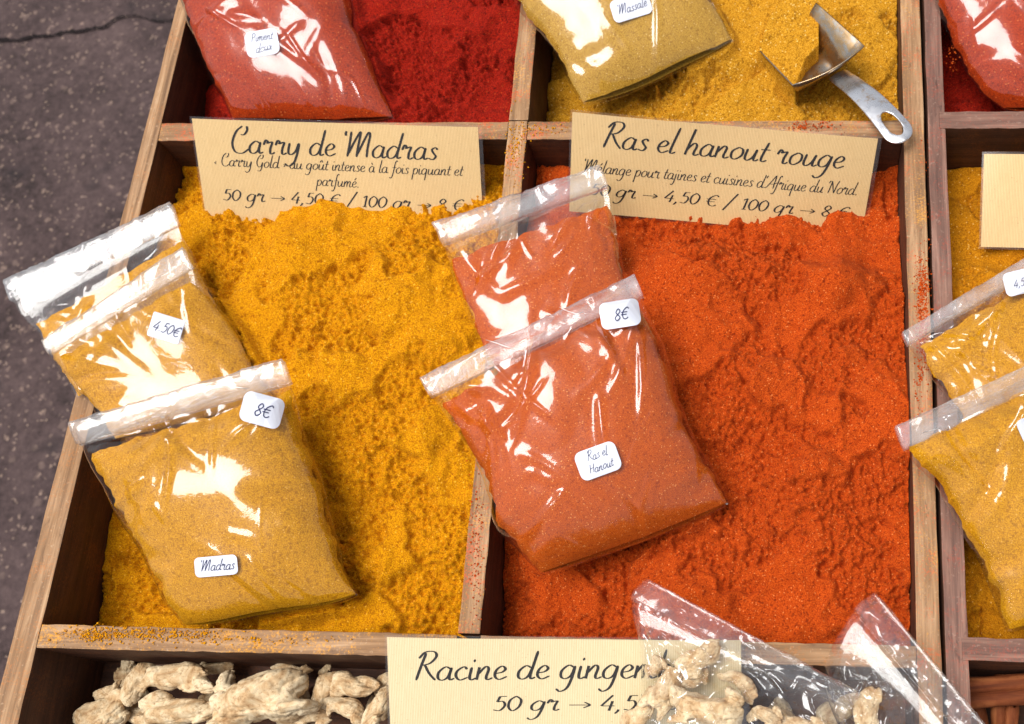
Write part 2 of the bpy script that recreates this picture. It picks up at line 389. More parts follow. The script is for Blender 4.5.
# ------------------------------------------------------------------ bags
def poly_at(pts, n):
    """Catmull-Rom through points, resampled to n rows by length"""
    P = np.array(pts, float); P = np.vstack([2*P[0]-P[1], P, 2*P[-1]-P[-2]]); out = []
    for i in range(1, len(P)-2):
        for t in np.linspace(0, 1, 14, endpoint=False):
            a, b, c, d = P[i-1:i+3]
            out.append(.5*((2*b)+(-a+c)*t+(2*a-5*b+4*c-d)*t*t+(-a+3*b-3*c+d)*t**3))
    out.append(P[-2]); out = np.array(out)
    s = np.r_[0, np.cumsum(np.linalg.norm(np.diff(out, axis=0), axis=1))]; s /= s[-1]
    u = np.linspace(0, 1, n)
    return np.stack([np.interp(u, s, out[:, k]) for k in range(3)], 1)
BAGBVH = []
class Bag: pass
def make_bag(label, L, R, t0, T, ts, mat, seed, wr=1.0, film=FILM, fold=FOLD, group='stapled clear bags', corner=.02, t0s=.0, creases=14, body_label=None, name='spice_bag', cat='bag', low=.25, crumple=0):
    rs = np.random.RandomState(seed)
    NX, NY = 120, 150
    Lw = np.array([W(*p) for p in L]); Rw = np.array([W(*p) for p in R])
    def rows(n): return poly_at(Lw, n), poly_at(Rw, n)
    width = np.linalg.norm(Lw[1]-Rw[1]); LC, RC = rows(200); leng = np.linalg.norm(np.diff(LC, axis=0), axis=1).sum()
    def base(s, t):
        c = corner*np.abs(2*s-1)**5; tt = np.clip(t - c*sstep((t-.6)/.4), 0, 1)
        bot = .012*np.sin(s*9+seed)*sstep((t-.8)/.2)
        k = np.clip(tt+bot*.3, 0, 1)*199; i = np.clip(k.astype(int), 0, 198); f = (k-i)[..., None]
        l = LC[i]*(1-f)+LC[i+1]*f; r = RC[i]*(1-f)+RC[i+1]*f
        wob = .0016*np.abs(2*s-1)**6*np.sign(2*s-1)*fbm(tt*leng, s*0+np.where(s < .5, 3.0, 8.0), 38, 3, seed+60)*sstep((tt-ts)/.1)
        return l+(r-l)*(s+wob/width)[..., None]
    def prof(s, t, tt0):
        e = np.clip(1-np.abs(2*s-1)**2.6, 0, 1)**.55
        f = sstep((t-tt0)/.16)**.7*np.clip(1-np.clip((t-.5)/.5, 0, 1)**3.2, 0, 1)**.55
        return e*f
    dents = []
    rd = np.random.RandomState(seed+100)
    for k in range(9):
        e = k % 4; a0 = rd.uniform(.1, .9)
        x0, y0, an = ((0, a0*leng, rd.uniform(-.6, .6)), (width, a0*leng, math.pi+rd.uniform(-.6, .6)), (a0*width, leng, -math.pi/2+rd.uniform(-.7, .7)), (a0*width, .15*leng, math.pi/2+rd.uniform(-.7, .7)))[e]
        dents.append((x0, y0, an, rd.uniform(.15, .5)*width, rd.uniform(.0025, .006), rd.uniform(.08, .24), rd.uniform(-8, 8)))
    def lumps(s, t):
        X, Y = s*width, t*leng; r = 1+.10*fbm(X, Y, 19, 2, seed+5)
        for x0, y0, an, ln, w_, am, be in dents:
            dx, dy = X-x0, Y-y0; al = dx*math.cos(an)+dy*math.sin(an); ac = -dx*math.sin(an)+dy*math.cos(an)-be*al*al
            r = r - am*np.exp(-(ac/w_)**2)*sstep(1-al/ln)*(al > -.01) + .5*am*np.exp(-((ac-1.8*w_)/w_)**2)*sstep(1-al/ln)*(al > -.01)
        return r
    root = empty(name, (Lw.mean(0)+Rw.mean(0))/2, label, cat, group)
    t0f = lambda s: t0 + t0s*(s-.5) + .018*fbm(s*width, s*0, 60, 3, seed+3)
    # film, two walls sealed at the rim
    s, t = np.meshgrid(np.linspace(0, 1, NX), np.linspace(0, 1, NY))
    X, Y = s*width, t*leng
    b = base(s, t)
    up = prof(s, t, (t0-.10)+t0s*(s-.5))*T*lumps(s, t) if t0 < 1 else np.clip(1-np.abs(2*s-1)**2.5, 0, 1)**.6*sstep((t-ts)/.5)*T*lumps(s, t)
    rim = sstep(np.minimum(s, 1-s)/.04)*sstep((1-t)/.04)
    wz = .0026*np.abs(fbm(X, Y, 15, 1, seed)) + .0010*(1+fbm(X*1.0, Y*.6, 30, 2, seed+9))
    cr = np.zeros_like(s)
    for k in range(creases):
        if k % 2 == 0: x0, y0 = rs.choice([.06, .94, .5])*width, (ts+rs.uniform(0, .12))*leng; ang = rs.uniform(.25, 1.4) if x0 < width*.5 else math.pi-rs.uniform(.25, 1.4)
        else: x0, y0 = rs.uniform(.1, .9)*width, rs.uniform(.1, .95)*leng; ang = rs.uniform(0, math.pi)
        ln = rs.uniform(.15, .6)*width; w_ = rs.uniform(.0012, .0035); amp = rs.uniform(.0006, .0018)
        bend = rs.uniform(-6, 6)
        dx, dy = X-x0, Y-y0; al = dx*math.cos(ang)+dy*math.sin(ang); ac = -dx*math.sin(ang)+dy*math.cos(ang)-bend*al*al
        cr += amp*np.exp(-(ac/w_)**2)*sstep(al/ln*4+.2)*sstep((1-al/ln)*2) - .4*amp*np.exp(-((ac-2*w_)/(1.6*w_))**2)*sstep(al/ln*4+.2)*sstep((1-al/ln)*2)
    wz = wz + .0007*np.exp(-(fbm(X+.4*Y, Y*.7, 17, 2, seed+96)/.035)**2)*sstep(.5+2*fbm(X, Y, 12, 1, seed+97))
    # where the film hugs the fill it is smoother
    hug = 1-.4*sstep((t-(t0+.25))/.35) if t0 < 1 else 1
    wz = np.clip((wz*.9+cr)*wr*hug, .0001, None)
    if crumple: wz = wz + crumple*(.0045*np.abs(fbm(X, Y, 30, 2, seed+91)) + .0020*np.exp(-(fbm(X+.5*Y, Y-.3*X, 24, 2, seed+92)/.06)**2) + .0011*np.exp(-(fbm(X, Y, 60, 2, seed+94)/.09)**2))
    topz = up + .0005 + wz*rim
    dn = -(low*up) - .0004 - .0003*rim
    pt = b.copy(); pt[..., 2] += topz; pb = b.copy(); pb[..., 2] += dn
    V = np.vstack([pt.reshape(-1, 3), pb.reshape(-1, 3)]); F = list(map(tuple, grid_faces(NX, NY)))[:]; N = NX*NY
    F = [tuple(f) for f in grid_faces(NX, NY, 0, True)] + [tuple(f) for f in grid_faces(NX, NY, N)]
    ring = [(0, i) for i in range(NX)]+[(j, NX-1) for j in range(1, NY)]+[(NY-1, i) for i in range(NX-2, -1, -1)]+[(j, 0) for j in range(NY-2, 0, -1)]
    ids = [j*NX+i for j, i in ring]
    for a, c in zip(ids, ids[1:]+ids[:1]): F.append((a, c, c+N, a+N))
    fo = link('film', mesh('film', V, F), film, root)
    bvh = BVHTree.FromPolygons([tuple(v) for v in V], F)
    BAGBVH.append((bvh, V.min(0), V.max(0)))
    # powder fill
    if t0 < 1:
        nx, ny = 100, 110
        s, q = np.meshgrid(np.linspace(0, 1, nx), np.linspace(0, 1, ny))
        tt0 = t0f(s); t = tt0+(.988-tt0)*q
        mg = .010+.040*np.abs(fbm(t*leng+s*0, np.where(s < .5, 2.0, 6.0), 42, 3, seed+40))*sstep((1.05-t)/.3); s2 = mg+(1-2*mg)*s
        b = base(s2, t); h = prof(s, t, tt0-.002)*T*lumps(s2, t)
        fine = .00035*fbm(s2*width, t*leng, 260, 3, seed+7) - .0011*np.exp(-(fbm(s2*width, t*leng, 32, 3, seed+17)/.035)**2)*sstep((.5-q)/.3)
        pt = b.copy(); pt[..., 2] += h*.985+fine*np.clip(h/T*3, 0, 1); pb = b.copy(); pb[..., 2] -= low*h*.95
        V2 = np.vstack([pt.reshape(-1, 3), pb.reshape(-1, 3)]); N = nx*ny
        F2 = [tuple(f) for f in grid_faces(nx, ny, 0, True)]+[tuple(f) for f in grid_faces(nx, ny, N)]
        o = link('powder_fill', mesh('powder_fill', V2, F2), mat, root)
    # folded top strip, with thickness
    nx, ny = 90, 9
    s, q = np.meshgrid(np.linspace(-.008, 1.008, nx), np.linspace(0, 1, ny)); t = q*ts
    b = base(np.clip(s, 0, 1), t); b += ((s-np.clip(s, 0, 1))[..., None])*(Rw[0]-Lw[0])
    X, Y = s*width, t*leng
    roll = .0003*np.sin(np.pi*q)**.4+.00035*np.exp(-((q-.34)/.07)**2)+.00035*np.exp(-((q-.62)/.07)**2)+.0020*np.abs(fbm(X*1.0, Y*.9, 34, 2, seed+21))+.0012*np.exp(-(fbm(X+.8*Y, Y*.5, 60, 1, seed+22)/.07)**2)*.5
    base_up = wz[:int(NY*ts)+1].max()+.0012
    pt = b.copy(); pt[..., 2] += (base_up if not crumple else .002)+roll*(.6+.6*wr)+crumple*(.0020*np.abs(fbm(X*.7+.6*Y, Y*.5, 70, 2, seed+93))+.0014*np.exp(-(fbm(X+Y, Y, 28, 2, seed+95)/.08)**2))*np.sin(np.pi*q); pb = b.copy(); pb[..., 2] -= .0008
    V3 = np.vstack([pt.reshape(-1, 3), pb.reshape(-1, 3)]); N = nx*ny
    F3 = [tuple(f) for f in grid_faces(nx, ny, 0, True)]+[tuple(f) for f in grid_faces(nx, ny, N)]
    ring = [(0, i) for i in range(nx)]+[(j, nx-1) for j in range(1, ny)]+[(ny-1, i) for i in range(nx-2, -1, -1)]+[(j, 0) for j in range(ny-2, 0, -1)]
    ids = [j*nx+i for j, i in ring]
    for a, c in zip(ids, ids[1:]+ids[:1]): F3.append((a, c, c+N, a+N))
    fo = link('folded_top', mesh('folded_top', V3, F3), fold, root)
    B = Bag(); B.root = root; B.bvh = bvh; B.fold = fo; B.fbvh = BVHTree.FromPolygons([tuple(v) for v in V3], F3); B.dir = (Rw[0]-Lw[0])/np.linalg.norm(Rw[0]-Lw[0])
    return B

# ---- stroke lettering
GL = {
'a': (1.0, [[(.75,.85),(.45,1),(.1,.6),(.1,.15),(.35,0),(.65,.25),(.8,.95)], [(.8,.95),(.72,.3),(.8,.02),(1.02,.14)]]),
'b': (.85, [[(.3,2.1),(.12,.3),(.3,0),(.65,.2),(.7,.7),(.45,1),(.2,.7)]]),
'c': (.78, [[(.68,.8),(.5,1),(.15,.7),(.1,.3),(.35,0),(.78,.2)]]),
'd': (1.04, [[(.75,.85),(.45,1),(.1,.6),(.1,.15),(.35,0),(.65,.25),(.85,1.0)], [(1.02,2.1),(.85,1.0),(.75,.3),(.82,.02),(1.04,.14)]]),
'e': (.8, [[(.12,.45),(.5,.55),(.66,.8),(.45,1),(.16,.7),(.12,.25),(.38,0),(.8,.22)]]),
'f': (.62, [[(.85,1.95),(.68,2.12),(.48,1.7),(.32,.5),(.15,-.5),(-.1,-.85),(-.28,-.7)], [(.08,.95),(.68,.98)]]),
'g': (.98, [[(.75,.85),(.45,1),(.1,.6),(.1,.15),(.35,0),(.65,.25),(.82,.95)], [(.82,.95),(.7,0),(.5,-.7),(.15,-.95),(-.1,-.75)]]),
'h': (.98, [[(.38,2.15),(.08,0)], [(.13,.4),(.5,.98),(.72,.8),(.62,.2),(.72,0),(.98,.14)]]),
'i': (.45, [[(.16,.95),(.1,.2),(.22,0),(.46,.14)], [(.26,1.42),(.29,1.46)]]),
'j': (.42, [[(.2,.95),(.08,-.3),(-.15,-.85),(-.4,-.7)], [(.28,1.42),(.31,1.46)]]),
'l': (.46, [[(.4,2.15),(.12,.3),(.22,0),(.46,.14)]]),
'm': (1.3, [[(.14,.95),(.06,0)], [(.1,.4),(.42,.98),(.56,.8),(.48,0)], [(.5,.4),(.86,.98),(1.03,.8),(.94,.2),(1.04,0),(1.3,.14)]]),
'n': (.95, [[(.14,.95),(.06,0)], [(.1,.4),(.48,.98),(.67,.8),(.58,.2),(.68,0),(.95,.14)]]),
'o': (.92, [[(.5,1),(.14,.65),(.14,.15),(.42,0),(.78,.35),(.78,.82),(.5,1)]]),
'p': (.9, [[(.2,.98),(.0,-.95)], [(.12,.5),(.45,1),(.76,.75),(.65,.2),(.35,0),(.1,.15)]]),
'q': (.98, [[(.75,.85),(.45,1),(.1,.6),(.1,.15),(.35,0),(.65,.25),(.82,.95)], [(.82,.95),(.68,-.3),(.62,-.98)]]),
'r': (.82, [[(.02,.72),(.16,1.12),(.3,1.0),(.28,.86),(.6,.98),(.5,.45),(.5,.08),(.62,0),(.82,.14)]]),
's': (.68, [[(.62,.82),(.46,1),(.24,.82),(.36,.55),(.54,.28),(.36,.02),(.04,.12)]]),
't': (.56, [[(.4,1.6),(.16,.3),(.28,0),(.54,.14)], [(.0,.98),(.62,1.0)]]),
'u': (1.0, [[(.16,.95),(.1,.2),(.3,0),(.6,.3),(.78,.95)], [(.78,.95),(.68,.2),(.78,0),(1.0,.14)]]),
'y': (.98, [[(.16,.95),(.1,.2),(.3,0),(.6,.3),(.78,.95)], [(.82,.95),(.7,0),(.5,-.7),(.15,-.95),(-.1,-.75)]]),
'x': (.8, [[(.05,.85),(.25,.95),(.5,.1),(.75,.1)], [(.75,.95),(.05,.02)]]),
'C': (1.28, [[(.68,1.5),(.92,1.5),(1.12,1.85),(1.1,2.2)], [(.78,2.2),(.36,1.7),(.14,.8),(.35,.1),(.85,-.02),(1.3,.35)]]),
'G': (1.2, [[(.65,1.5),(.9,1.5),(1.08,1.85),(1.06,2.15)], [(.76,2.15),(.34,1.6),(.14,.8),(.38,.1),(.8,.2),(1.0,.85)], [(1.02,.9),(.92,0),(.65,-.6),(.25,-.55)]]),
'R': (1.25, [[(.5,2.05),(.3,1.1),(.1,0)], [(.12,1.65),(.45,2.12),(.95,2.15),(1.1,1.8),(.8,1.3),(.35,1.12)], [(.5,1.15),(.82,.5),(1.2,0)]]),
'M': (1.95, [[(.08,2.08),(.04,1.85),(.08,1.7)], [(.42,2.05),(.36,1.0),(.26,0)], [(.3,.2),(.7,1.3),(1.0,2.0),(1.06,1.9),(.96,.9),(.9,0)], [(.94,.2),(1.35,1.4),(1.6,2.02),(1.72,1.8),(1.62,.8),(1.6,.0)]]),
'A': (1.15, [[(-.4,.12),(.0,.15),(.6,1.2),(1.1,2.1),(1.05,1.0),(1.0,0)], [(.3,.75),(.8,.72),(1.3,.9)]]),
'N': (1.4, [[(.0,1.6),(.1,1.95),(.35,1.95)], [(.4,1.98),(.32,1.0),(.2,0)], [(.4,1.98),(.7,1.0),(1.02,.05)], [(1.02,.05),(1.2,1.3),(1.42,2.1)]]),
'H': (1.1, [[(.2,1.9),(.1,0)], [(.12,.9),(.85,1.05)], [(1.0,1.9),(.85,0)]]),
'P': (.95, [[(.25,1.9),(.1,0)], [(.15,1.7),(.6,1.95),(.85,1.5),(.6,1.0),(.2,.95)]]),
'0': (.92, [[(.5,1.52),(.16,1.1),(.12,.4),(.4,-.02),(.76,.4),(.82,1.1),(.5,1.52)]]),
'1': (.62, [[(.12,1.25),(.42,1.52)], [(.42,1.52),(.34,.02)], [(.14,0),(.54,0)]]),
'4': (.92, [[(.66,1.55),(.06,.45)], [(.06,.45),(.88,.45)], [(.7,.95),(.58,-.05)]]),
'5': (.88, [[(.8,1.5),(.38,1.5)], [(.38,1.5),(.26,.92)], [(.26,.92),(.6,.98),(.76,.55),(.5,.02),(.08,.1)]]),
'8': (.88, [[(.46,.78),(.2,1.1),(.46,1.52),(.74,1.2),(.46,.78),(.12,.4),(.4,0),(.78,.35),(.46,.78)]]),
'€': (1.15, [[(1.02,1.3),(.8,1.52),(.38,1.2),(.22,.7),(.36,.15),(.7,0),(1.0,.2)], [(.02,.92),(.85,.92)], [(.0,.6),(.78,.6)]]),
'/': (.9, [[(.0,-.4),(.9,2.0)]]),
'→': (1.35, [[(0,.55),(1.25,.55)], [(.9,.85),(1.25,.55),(.9,.25)]]),
'«': (.5, [[(.32,.65),(.1,.45),(.32,.25)]]), '»': (.5, [[(.1,.65),(.32,.45),(.1,.25)]]),
',': (.45, [[(.22,.08),(.2,-.1),(.05,-.35)]]), '.': (.4, [[(.18,.03),(.22,.07)]]), "'": (.4, [[(.28,2.0),(.16,1.6)]]), ' ': (.55, []),
}
GL['é'] = (GL['e'][0], GL['e'][1]+[[(.38,1.25),(.64,1.6)]]); GL['à'] = (GL['a'][0], GL['a'][1]+[[(.36,1.6),(.56,1.25)]])
GL['û'] = (GL['u'][0], GL['u'][1]+[[(.2,1.25),(.46,1.6),(.66,1.25)]])
def cr2(P):
    if len(P) == 2: return np.array([np.array(P[0])*(1-t)+np.array(P[1])*t for t in np.linspace(0, 1, 4)])
    P = np.array(P, float); P = np.vstack([2*P[0]-P[1], P, 2*P[-1]-P[-2]]); out = []
    for i in range(1, len(P)-2):
        for t in np.linspace(0, 1, 7, endpoint=False):
            a, b, c, d = P[i-1:i+3]; out.append(.5*((2*b)+(-a+c)*t+(2*a-5*b+4*c-d)*t*t+(-a+3*b-3*c+d)*t**3))
    out.append(P[-2]); return np.array(out)
def text_width(txt): return sum(GL[c][0] for c in txt)
def text_strokes(txt, slant=.14, thick=.17, thin=.075, mono=False, jit=0, rnd=None):
    """2-D ribbons (left, right point lists) in x-height units"""
    x = 0; out = []
    for ch in txt:
        w, st = GL[ch]
        jy = rnd.uniform(-jit, jit) if rnd else 0
        for sk in st:
            P = cr2(sk); P = P + [x, jy]; P[:, 0] += slant*(P[:, 1])
            d = np.gradient(P, axis=0); d /= np.maximum(np.linalg.norm(d, axis=1), 1e-9)[:, None]
            nrm = np.stack([-d[:, 1], d[:, 0]], 1)
            k = np.ones(len(P)) if mono else np.clip(np.abs(d[:, 1]), 0, 1)**1.6
            hw = (thin+(thick-thin)*k)/2
            if ch in '.' or (ch in 'ij' and len(sk) == 2) : hw[:] = thick*.62; P = np.vstack([P[0]-[hw[0]*.5, 0], P[0], P[-1], P[-1]+[hw[0]*.5, 0]]); nrm = np.tile([0, 1.], (4, 1)); hw = hw[:4]*[.5, 1, 1, .5]
            elif len(P) > 6 and not mono: hw[0] *= .6; hw[-1] *= .5
            out.append((P+nrm*hw[:, None], P-nrm*hw[:, None]))
        x += w
    return out, x
def ribbons_mesh(name, strokes, f):
    """strokes -> mesh through f(x, y) -> 3-D point"""
    V, F = [], []
    for l, r in strokes:
        o = len(V)
        for a, b in zip(l, r): V += [f(*a), f(*b)]
        F += [(o+2*i, o+2*i+1, o+2*i+3, o+2*i+2) for i in range(len(l)-1)]
    return mesh(name, V, F, False)

# ---- stickers, staples
def rrect(n, w, h, r):
    pts = []
    for cx, cy, a0 in ((w/2-r, h/2-r, 0), (-w/2+r, h/2-r, 90), (-w/2+r, -h/2+r, 180), (w/2-r, -h/2+r, 270)):
        for k in range(n+1): a = math.radians(a0+90*k/n); pts.append((cx+r*math.cos(a), cy+r*math.sin(a)))
    return pts
def sticker(B, cx, cy, w, h, rot, lines, xh, on_fold=False, sharp=False, ink=BLUE):
    ca, sa = math.cos(math.radians(rot)), math.sin(math.radians(rot))
    def pix(u, v): return cx+u*ca+v*sa, cy+u*sa*-1+v*ca*1 if False else (cy-(u*sa)-(v*ca)*-1*-1)
    def pix(u, v): return cx+u*ca-v*sa, cy-(u*sa+v*ca)
    hits = []
    for u in np.linspace(-w/2, w/2, 9):
        for v in np.linspace(-h/2, h/2, 7):
            px, py = pix(u, v); best = None
            for bv in (B.bvh, B.fbvh):
                hit = bv.ray_cast(Vector(CAM), Vector(ray(px, py)))
                if hit[0] is not None and (best is None or hit[3] < best[3]): best = hit
            if best: hits.append((u, v, best[3]))
    H = np.array(hits); A = np.stack([np.ones(len(H)), H[:, 0], H[:, 1], H[:, 0]**2, H[:, 1]**2, H[:, 0]*H[:, 1], H[:, 0]**3, H[:, 0]**2*H[:, 1], H[:, 0]*H[:, 1]**2, H[:, 1]**3], 1)
    k, *_ = np.linalg.lstsq(A, H[:, 2], rcond=None); off = min(0, (H[:, 2]-A@k).min()*.5)-.0001
    def f(u, v, e=0.0):
        px, py = pix(u, v); d = k@np.array([1, u, v, u*u, v*v, u*v, u**3, u*u*v, u*v*v, v**3])+off-e
        return CAM+ray(px, py)*d
    me_v, fs = [], []
    ol = rrect(6, w, h, min(w, h)*(.06 if sharp else .24)); rings = [1, .75, .5, .25]
    for e in (0, ):
        for rg in rings: me_v += [f(u*rg, v*rg) for u, v in ol]
    n = len(ol); me_v.append(f(0, 0))
    for q in range(3): fs += [(q*n+i, q*n+(i+1) % n, (q+1)*n+(i+1) % n, (q+1)*n+i) for i in range(n)]
    fs += [(3*n+i, 3*n+(i+1) % n, 4*n) for i in range(n)]
    m0 = len(me_v); me_v += [f(u, v, -.0001) for u, v in ol]; fs += [(i, m0+i, m0+(i+1) % n, (i+1) % n) for i in range(n)]
    st = link('sticker', mesh('sticker', me_v, fs, False), STICK, B.root)
    allr = []
    rnd = random.Random(int(cx))
    nl = len(lines); gap = h*.36
    for i, tx in enumerate(lines):
        if isinstance(tx, str): tx = (tx, 1)
        tx, sup = tx[0], tx[1]
        sk, tw = text_strokes(tx, .2, .13, .10, True, .12, rnd)
        kk = xh; x0 = -tw*kk/2+w*.02; y0 = (-.85*xh if nl == 1 else (h*.10-i*h*.42))
        if '€' in tx and len(tx) < 6: y0 = -.75*xh
        for l, r in sk:
            allr.append(([(x0+a[0]*kk, y0+a[1]*kk) for a in l], [(x0+a[0]*kk, y0+a[1]*kk) for a in r]))
    link('handwriting', ribbons_mesh('handwriting', allr, lambda u, v: f(u, v, .00018)), ink, st)
def staple(B, px, py, rot, ln=20):
    ca, sa = math.cos(math.radians(rot)), math.sin(math.radians(rot)); V = []
    P = []
    for u in (-.5, -.17, .17, .5):
        x, y = px+u*ln*ca, py-u*ln*sa; best = None
        for bv in (B.fbvh, B.bvh):
            h = bv.ray_cast(Vector(CAM), Vector(ray(x, y)))
            if h[0] is not None and (best is None or h[3] < best[3]): best = h
        if best: P.append(np.array(best[0]))
    if len(P) < 4: return
    zz = max(p[2] for p in P)+.0004; P[0][2] -= .0002; P[-1][2] -= .0002
    F = []; r = .00022
    for i, p in enumerate(P):
        for a in range(6):
            V.append((p[0]+r*math.cos(a*math.pi/3)*-B.dir[1], p[1]+r*math.cos(a*math.pi/3)*B.dir[0], max(p[2], zz-.0006)+.0003+r*math.sin(a*math.pi/3)))
    for i in range(3):
        for a in range(6): F.append((i*6+a, i*6+(a+1) % 6, (i+1)*6+(a+1) % 6, (i+1)*6+a))
    F += [tuple(range(6)), tuple(range(18, 24))]
    link('staple', mesh('staple', V, F), STAPLE, B.root)

A1 = make_bag('rearmost small bag of yellow powder, its clear top hanging over the left tray edge',
    [(8,283,.016),(18,308,.013),(38,338,.007),(60,372,.004),(80,400,.003)], [(172,206,.010),(180,229,.007),(196,262,.0),(216,300,-.006),(236,336,-.010)], .30, .009, .15, B_YEL, 11, 1.0, t0s=-.10)
A2 = make_bag('small bag of yellow powder with an angular 4.50€ sticker near its middle',
    [(46,342,.024),(54,358,.021),(73,385,.012),(92,408,.008),(116,442,.006)], [(184,250,.020),(192,267,.016),(226,318,.005),(258,367,-.001),(282,404,-.005)], .16, .013, .11, B_YEL, 12, .8)
A3 = make_bag('large bag of yellow powder with one 8€ and one Madras sticker',
    [(74,424,.036),(80,441,.032),(100,483,.018),(138,548,.004),(165,600,-.008),(186,630,-.014)], [(283,362,.033),(291,386,.028),(313,455,.012),(333,520,.001),(346,572,-.006),(361,600,-.012)], .13, .022, .095, B_YEL, 13, 1.2, t0s=-.02, low=.5)
B1 = make_bag('small shiny bag of orange-red powder without any sticker, across the middle divider',
    [(436,228,.022),(443,241,.020),(457,290,.016),(480,342,.011),(505,392,.009)], [(600,172,.014),(608,190,.012),(615,222,.008),(628,282,.002),(650,335,-.004)], .20, .013, .11, B_RAS, 21, 1.7, creases=16)
B2 = make_bag('large shiny bag of orange-red powder with 8€ and Ras el Hanout stickers',
    [(424,380,.038),(433,397,.036),(455,430,.032),(480,472,.025),(500,530,.012),(545,578,-.004)], [(634,279,.034),(642,298,.032),(672,370,.026),(692,432,.016),(712,465,.007),(732,509,-.006)], .10, .023, .085, B_RAS, 22, 1.5, creases=22, t0s=-.05, low=.6)
C1 = make_bag('small bag of yellow powder at the right photo edge, 4,50 sticker by its top',
    [(903,334,.022),(911,350,.019),(930,374,.013),(948,400,.009),(976,440,.007)], [(1075,230,.014),(1083,247,.011),(1110,300,.003),(1130,345,0),(1140,380,-.002)], .15, .013, .1, B_YEL, 31, 1.3, creases=20)
C2 = make_bag('large bag of yellow powder at the right photo edge, before a smaller one',
    [(896,428,.036),(907,452,.032),(940,495,.018),(965,535,.010),(990,590,.0),(1010,636,-.008)], [(1110,328,.032),(1118,350,.028),(1150,430,.01),(1180,520,0),(1200,560,-.006)], .09, .024, .1, B_YEL, 32, 1.0)
D1 = make_bag('bag of brick-red powder with a Piment doux sticker, at the top left of the tray',
    [(150,-110,.02),(156,-90,.018),(180,0,.006),(205,66,-.004),(226,108,-.012),(236,126,-.016)], [(335,-150,.012),(340,-130,.01),(352,0,.004),(370,55,-.004),(388,100,-.012),(398,126,-.016)], .2, .022, .1, B_RED, 41, 1.4, creases=22)
E1 = make_bag('bag of pale mustard powder left of the metal scoop, with a Massalé sticker',
    [(436,-130,.022),(444,-108,.022),(512,0,.014),(548,42,.008),(572,85,.0),(588,112,-.006)], [(640,-190,.012),(648,-170,.01),(692,-50,.004),(715,0,.0),(737,46,-.006)], .2, .022, .1, B_MUS, 42, 1.2, creases=18)
F1 = make_bag('brick-red powder bag without sticker in the top right corner of the photo',
    [(905,-120,.016),(910,-100,.014),(932,-12,.006),(950,42,-.004),(978,88,-.010),(1010,114,-.015)], [(1090,-120,.004),(1100,-100,.002),(1120,40,-.006),(1140,112,-.015)], .2, .020, .1, B_RED, 43, 1.2, creases=18)
G1 = make_bag('clear crinkled bag of dried ginger pieces lying on the ginger label', 
    [(649,580,.020),(632,604,.024),(640,650,.020),(640,720,.010),(630,800,.0)], [(860,694,.015),(848,711,.018),(838,745,.012),(820,800,.004),(800,850,-.004)], 2, .022, .13, None, 51, 1.6, FILM2, FOLD2, creases=30, crumple=.8, name='ginger_bag')
H1 = make_bag('clear heavily crinkled bag of ginger in the front corner, beside the gap between trays',
    [(876,594,.010),(853,613,.014),(827,655,.010),(826,690,.004),(850,760,-.006)], [(1020,768,.013),(997,790,.016),(985,815,.012),(960,850,.004),(930,880,-.006)], 2, .022, .16, None, 52, 2.0, FILM2, FOLD2, creases=40, crumple=1.3, name='ginger_bag')
sticker(A2, 166, 328, 33, 25, -17, ['4.50€'], 6.6, sharp=True)
sticker(A3, 262, 410, 42, 31, -15, ['8€'], 8.5)
sticker(A3, 216, 566, 43, 20, 5, ['Madras'], 5.3)
sticker(B2, 620, 314, 40, 27, 9, ['8€'], 7.5)
sticker(B2, 598, 461, 43, 30, 20, ['Ras el', 'Hanout'], 4.5)
sticker(D1, 262, 43, 33, 26, 10, ['Piment', 'doux'], 4.4)
sticker(E1, 631, 7, 40, 23, 17, ['Massalé'], 4.6)
sticker(C1, 1020, 282, 32, 24, 14, ['4,50'], 5)
sticker(C2, 1033, 428, 28, 26, 24, ['8€'], 7)
for B, x, y, r, l in ((A1,78,264,8,20),(A1,129,236,14,18),(A2,114,312,12,20),(A2,154,280,14,18),(A3,155,407,0,18),(A3,236,388,-3,22),(B2,503,349,4,22),(B2,573,314,-2,22),(C1,949,317,22,17),(C2,931,432,22,20)):
    staple(B, x, y, r, l)

